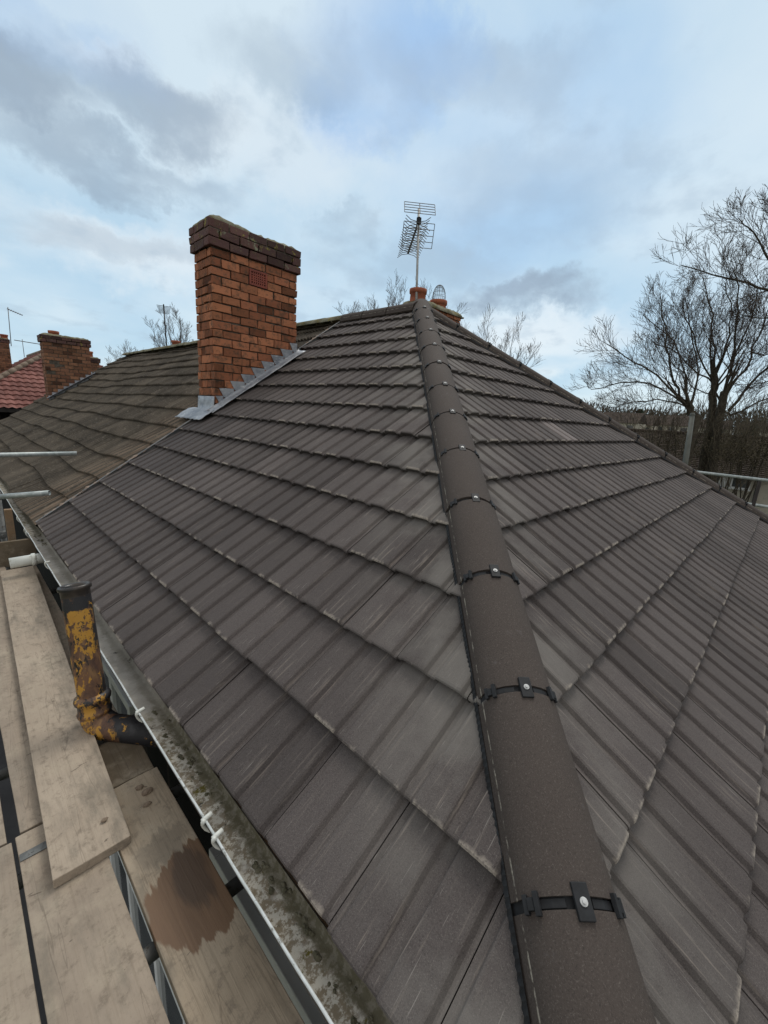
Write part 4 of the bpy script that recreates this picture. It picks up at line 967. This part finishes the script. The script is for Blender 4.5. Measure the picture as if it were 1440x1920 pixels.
for P_, r in (([at(1358, 735, 18.5), at(1372, 690, 18.5), at(1378, 640, 18.5), at(1384, 560, 18.5), at(1372, 500, 18)], .12), ([at(1360, 738, 18.5), at(1396, 690, 18), at(1424, 630, 18), at(1450, 560, 17.6)], .11),
              ([at(1366, 770, 18.5), at(1410, 716, 18), at(1450, 680, 17.6), at(1500, 640, 17)], .12), ([at(1368, 778, 18.5), at(1420, 752, 18.3), at(1480, 730, 18)], .08), ([at(1372, 690, 18.5), at(1404, 610, 19), at(1420, 540, 19)], .08)):
    tr.poly(P_, r*.52, .018, up_=.1, kids=(15, 9, 3), thin=TH)
tr.done('bare_tree', (f3_.x, f3_.y, -7.7), 'bare tree with wide forked trunk, third from left', GB)
tr = Tree(44); f4_ = at(1530, 800, 16)
tr.poly([(f4_.x, f4_.y, -7.7), (f4_.x, f4_.y, -3), at(1525, 700, 16), at(1505, 590, 16)], .3, .22, kids=(7, 6, 4), t0=.6, thin=TH)
for P_, r in (([at(1505, 580, 16), at(1440, 545, 15.6), at(1380, 525, 15.4), at(1338, 514, 15.2), at(1276, 497, 15)], .11), ([at(1505, 585, 16), at(1450, 495, 15.8), at(1414, 438, 15.6), at(1384, 408, 15.4)], .10),
              ([at(1515, 640, 16), at(1450, 600, 16), at(1390, 590, 16)], .08), ([at(1520, 690, 16), at(1450, 660, 16.3), at(1390, 665, 16.5)], .07), ([at(1500, 560, 16), at(1470, 450, 16), at(1440, 380, 16)], .1), ([at(1522, 730, 16), at(1450, 715, 16.3), at(1400, 720, 16.5)], .06)):
    tr.poly(P_, r*.52, .014, up_=.06, kids=(16, 9, 3), thin=TH)
tr.done('bare_tree', (f4_.x, f4_.y, -7.7), 'tall bare tree reaching in from the right picture edge', GB)
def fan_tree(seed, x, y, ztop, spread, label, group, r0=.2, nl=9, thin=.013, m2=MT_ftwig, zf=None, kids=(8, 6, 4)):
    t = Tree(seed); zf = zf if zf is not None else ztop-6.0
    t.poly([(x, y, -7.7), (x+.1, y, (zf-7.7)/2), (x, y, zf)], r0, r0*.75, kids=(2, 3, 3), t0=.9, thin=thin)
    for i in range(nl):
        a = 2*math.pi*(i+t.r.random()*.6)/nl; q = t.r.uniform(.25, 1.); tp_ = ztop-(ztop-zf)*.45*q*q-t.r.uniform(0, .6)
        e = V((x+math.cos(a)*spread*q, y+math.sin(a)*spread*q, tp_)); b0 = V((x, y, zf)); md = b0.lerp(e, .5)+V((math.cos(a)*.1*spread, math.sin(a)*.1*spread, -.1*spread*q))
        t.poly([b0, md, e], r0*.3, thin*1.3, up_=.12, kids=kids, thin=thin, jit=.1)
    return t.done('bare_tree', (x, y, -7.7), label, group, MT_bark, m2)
GF = 'bare trees beyond the rooftops'
fan_tree(51, 20.0, 18.4, 7.3, 5.2, 'broad bare tree crown behind the chimney pots', GF, thin=.0085, nl=11)
fan_tree(52, 24.2, 13.0, 5.3, 3.8, 'bare tree crown along the right hip beyond the bird guard', GF, thin=.0085, nl=9)
fan_tree(56, 18.0, 20.8, 6.2, 2.6, 'small bare crown left of the chimney pots', GF, thin=.0085, nl=7)
fan_tree(53, 9.9, 35.5, 5.9, 2.0, 'bare tree just left of the tall brick chimney', GF, thin=.010, nl=7, zf=.5)
fan_tree(54, 8.6, 44.0, 3.3, 1.7, 'low bare tree top between the two brick chimneys', GF, thin=.010, nl=7)
fan_tree(55, 14.2, 26.5, 5.9, 2.4, 'bare tree top right of the tall brick chimney', GF, thin=.012, nl=7)
# ------------------------------------------------------------------ shrubs in front of the opposite house
def shrub(seed, x, y, z, r, h, label, n=2600, m=MT_hedge, leaf=.055, twigs=11):
    rnd = random.Random(seed); t = thing('bare_shrub', (x, y, -7.7), label, 'shrub', 'tangled shrubs before the opposite house'); tr = Tree(seed)
    for i in range(twigs):
        a = rnd.random()*6.28; q = rnd.random(); e = V((x+math.cos(a)*r*q, y+math.sin(a)*r*q*1.2, z+h*(1-.4*q)))
        tr.poly([(x+rnd.gauss(0, .3), y+rnd.gauss(0, .3), -7.7), V((x, y, -7.7)).lerp(e, .6), e], .04, .012, kids=(7, 5, 3), maxlev=2, thin=.009, t0=.4)
    tr.limb.build('stems', MT_bark, t, fix=False); tr.twig.build('twigs', mat('bramble_twig', mottled((.075, .062, .045), (.14, .12, .085), 2.), .95), t, fix=False)
    b = MB()
    for i in range(n):
        d = V((rnd.gauss(0, 1), rnd.gauss(0, 1), rnd.gauss(0, 1))).normalized()*rnd.random()**.45
        p = V((x+d.x*r, y+d.y*r*1.2, z-.6+d.z*h)); a = V((rnd.gauss(0, 1), rnd.gauss(0, 1), rnd.gauss(0, 1))).normalized(); c = a.orthogonal().normalized(); s = leaf*rnd.uniform(.5, 1.3)
        b.add([p, p+(a+c)*s*.5, p+a*s*1.3, p+(a-c)*s*.5], [(0, 1, 2, 3)])
    b.build('foliage', m, t, fix=False)
q = at(1345, 850, 19); shrub(61, q.x, q.y, -1.2, 1.7, .75, 'ivy dark shrub below the forked bare tree')
q = at(1410, 860, 19.5); shrub(62, q.x, q.y, -1.4, 1.6, .7, 'brown twiggy shrub under the guard rail end at right')
q = at(1250, 830, 20.5); shrub(63, q.x, q.y, -1.3, 2.0, .7, 'low twiggy shrub left of the street pole', n=900)
# ------------------------------------------------------------------ distance: houses and woods
def far_house(x, y, z, wx, wy, h, label, m=MT_render):
    t = thing('distant_house', (x, y, z), label, 'house', 'distant pale houses on the rise')
    MB().box((x-wx/2, y-wy/2, z), (x+wx/2, y+wy/2, z+h)).build('wall', m, t)
    b = MB(); a = z+h; r_ = 2.2; e = .4; b.add([(x-wx/2-e, y-wy/2, a-.1), (x-wx/2-e, y+wy/2, a-.1), (x, y-wy/2, a+r_), (x, y+wy/2, a+r_), (x+wx/2+e, y-wy/2, a-.1), (x+wx/2+e, y+wy/2, a-.1)], [(0, 2, 3, 1), (2, 4, 5, 3), (0, 4, 2), (1, 3, 5)]); b.a = {'tint': [1.]*6}; b.build('roof', MT_brownroof, t)
    for k in range(3): yy = y-wy/2+wy*(k+.5)/3; MB().box((x-wx/2-.04, yy-.6, z+h-1.7), (x-wx/2+.02, yy+.6, z+h-.5)).build('window', MT_glass, t)
for i, (u, v, D, wy, lab) in enumerate(((1166, 796, 92, 8, 'pale distant house leftmost beside the roof hip'), (1198, 800, 96, 7, 'pale distant house right of the dark conifer'), (1232, 800, 100, 9, 'pale distant house midway to the street pole'), (1266, 801, 96, 7, 'pale distant house just left of the street pole'), (1330, 806, 110, 9, 'pale distant house glimpsed between the tree trunks'), (1420, 812, 110, 9, 'pale distant house at far right behind branches'))):
    p = at(u, v, D); far_house(p.x, p.y, p.z-5.2, 8, wy, 5.6, lab)
def conifer(x, y, z0, z1, r, seed, label):
    rnd = random.Random(seed); t = thing('conifer_tree', (x, y, z0), label, 'tree', 'dark conifers on the skyline'); b = MB()
    MB().tube([V((x, y, z0)), V((x, y, z1))], [.3, .05], 8).build('trunk', MT_bark, t)
    for i in range(1400):
        h = rnd.random()**.8; rad = r*(1-h)**.7*rnd.uniform(.3, 1.)*(1+.3*math.sin(h*25)); a = rnd.random()*6.28
        p = V((x+math.cos(a)*rad, y+math.sin(a)*rad, z0+1+(z1-z0-1)*h)); d = V((math.cos(a), math.sin(a), -.3)); c = V((-math.sin(a), math.cos(a), .2)); s = rnd.uniform(.3, .8)
        b.add([p, p+d*s*.5+c*s*.4, p+d*s, p+d*s*.5-c*s*.4], [(0, 1, 2, 3)])
    b.build('crown', MT_ever, t, fix=False)
p = at(1200, 772, 105); conifer(p.x, p.y, -6, p.z+.8, 3.4, 71, 'dark rounded conifer on the skyline left of the bare trees')
p = at(1412, 800, 100); conifer(p.x, p.y, -6, p.z+1., 3., 72, 'dark conifer on the skyline at far right')
b = MB(); rnd = random.Random(77)
for i in range(60000):
    a = R(rnd.uniform(-45, 110)); d = rnd.uniform(130, 260); x, y = -4.5+math.cos(a)*d, -3.8+math.sin(a)*d
    hh = 6.0+3.2*noise.noise(V((x*.03, y*.03, 1)))+2.2*noise.noise(V((x*.11, y*.11, 4)))+ (d-130)*.022
    z = -4.5+(hh+3.0)*rnd.random()**.55*.95
    L = rnd.uniform(.8, 2.2); wd_ = rnd.uniform(.06, .22); aa = V((rnd.gauss(0, .45), rnd.gauss(0, .45), 1)).normalized(); c = V((-math.sin(a)+.2, math.cos(a), 0)).normalized()
    q = V((x, y, z)); b.add([q-c*wd_, q+c*wd_, q+aa*L+c*.02], [(0, 1, 2)])
tag(b.build('distant_wood', MT_wood_far, fix=False), 'brown winter woodland along the far skyline', 'woodland', None, 'stuff')
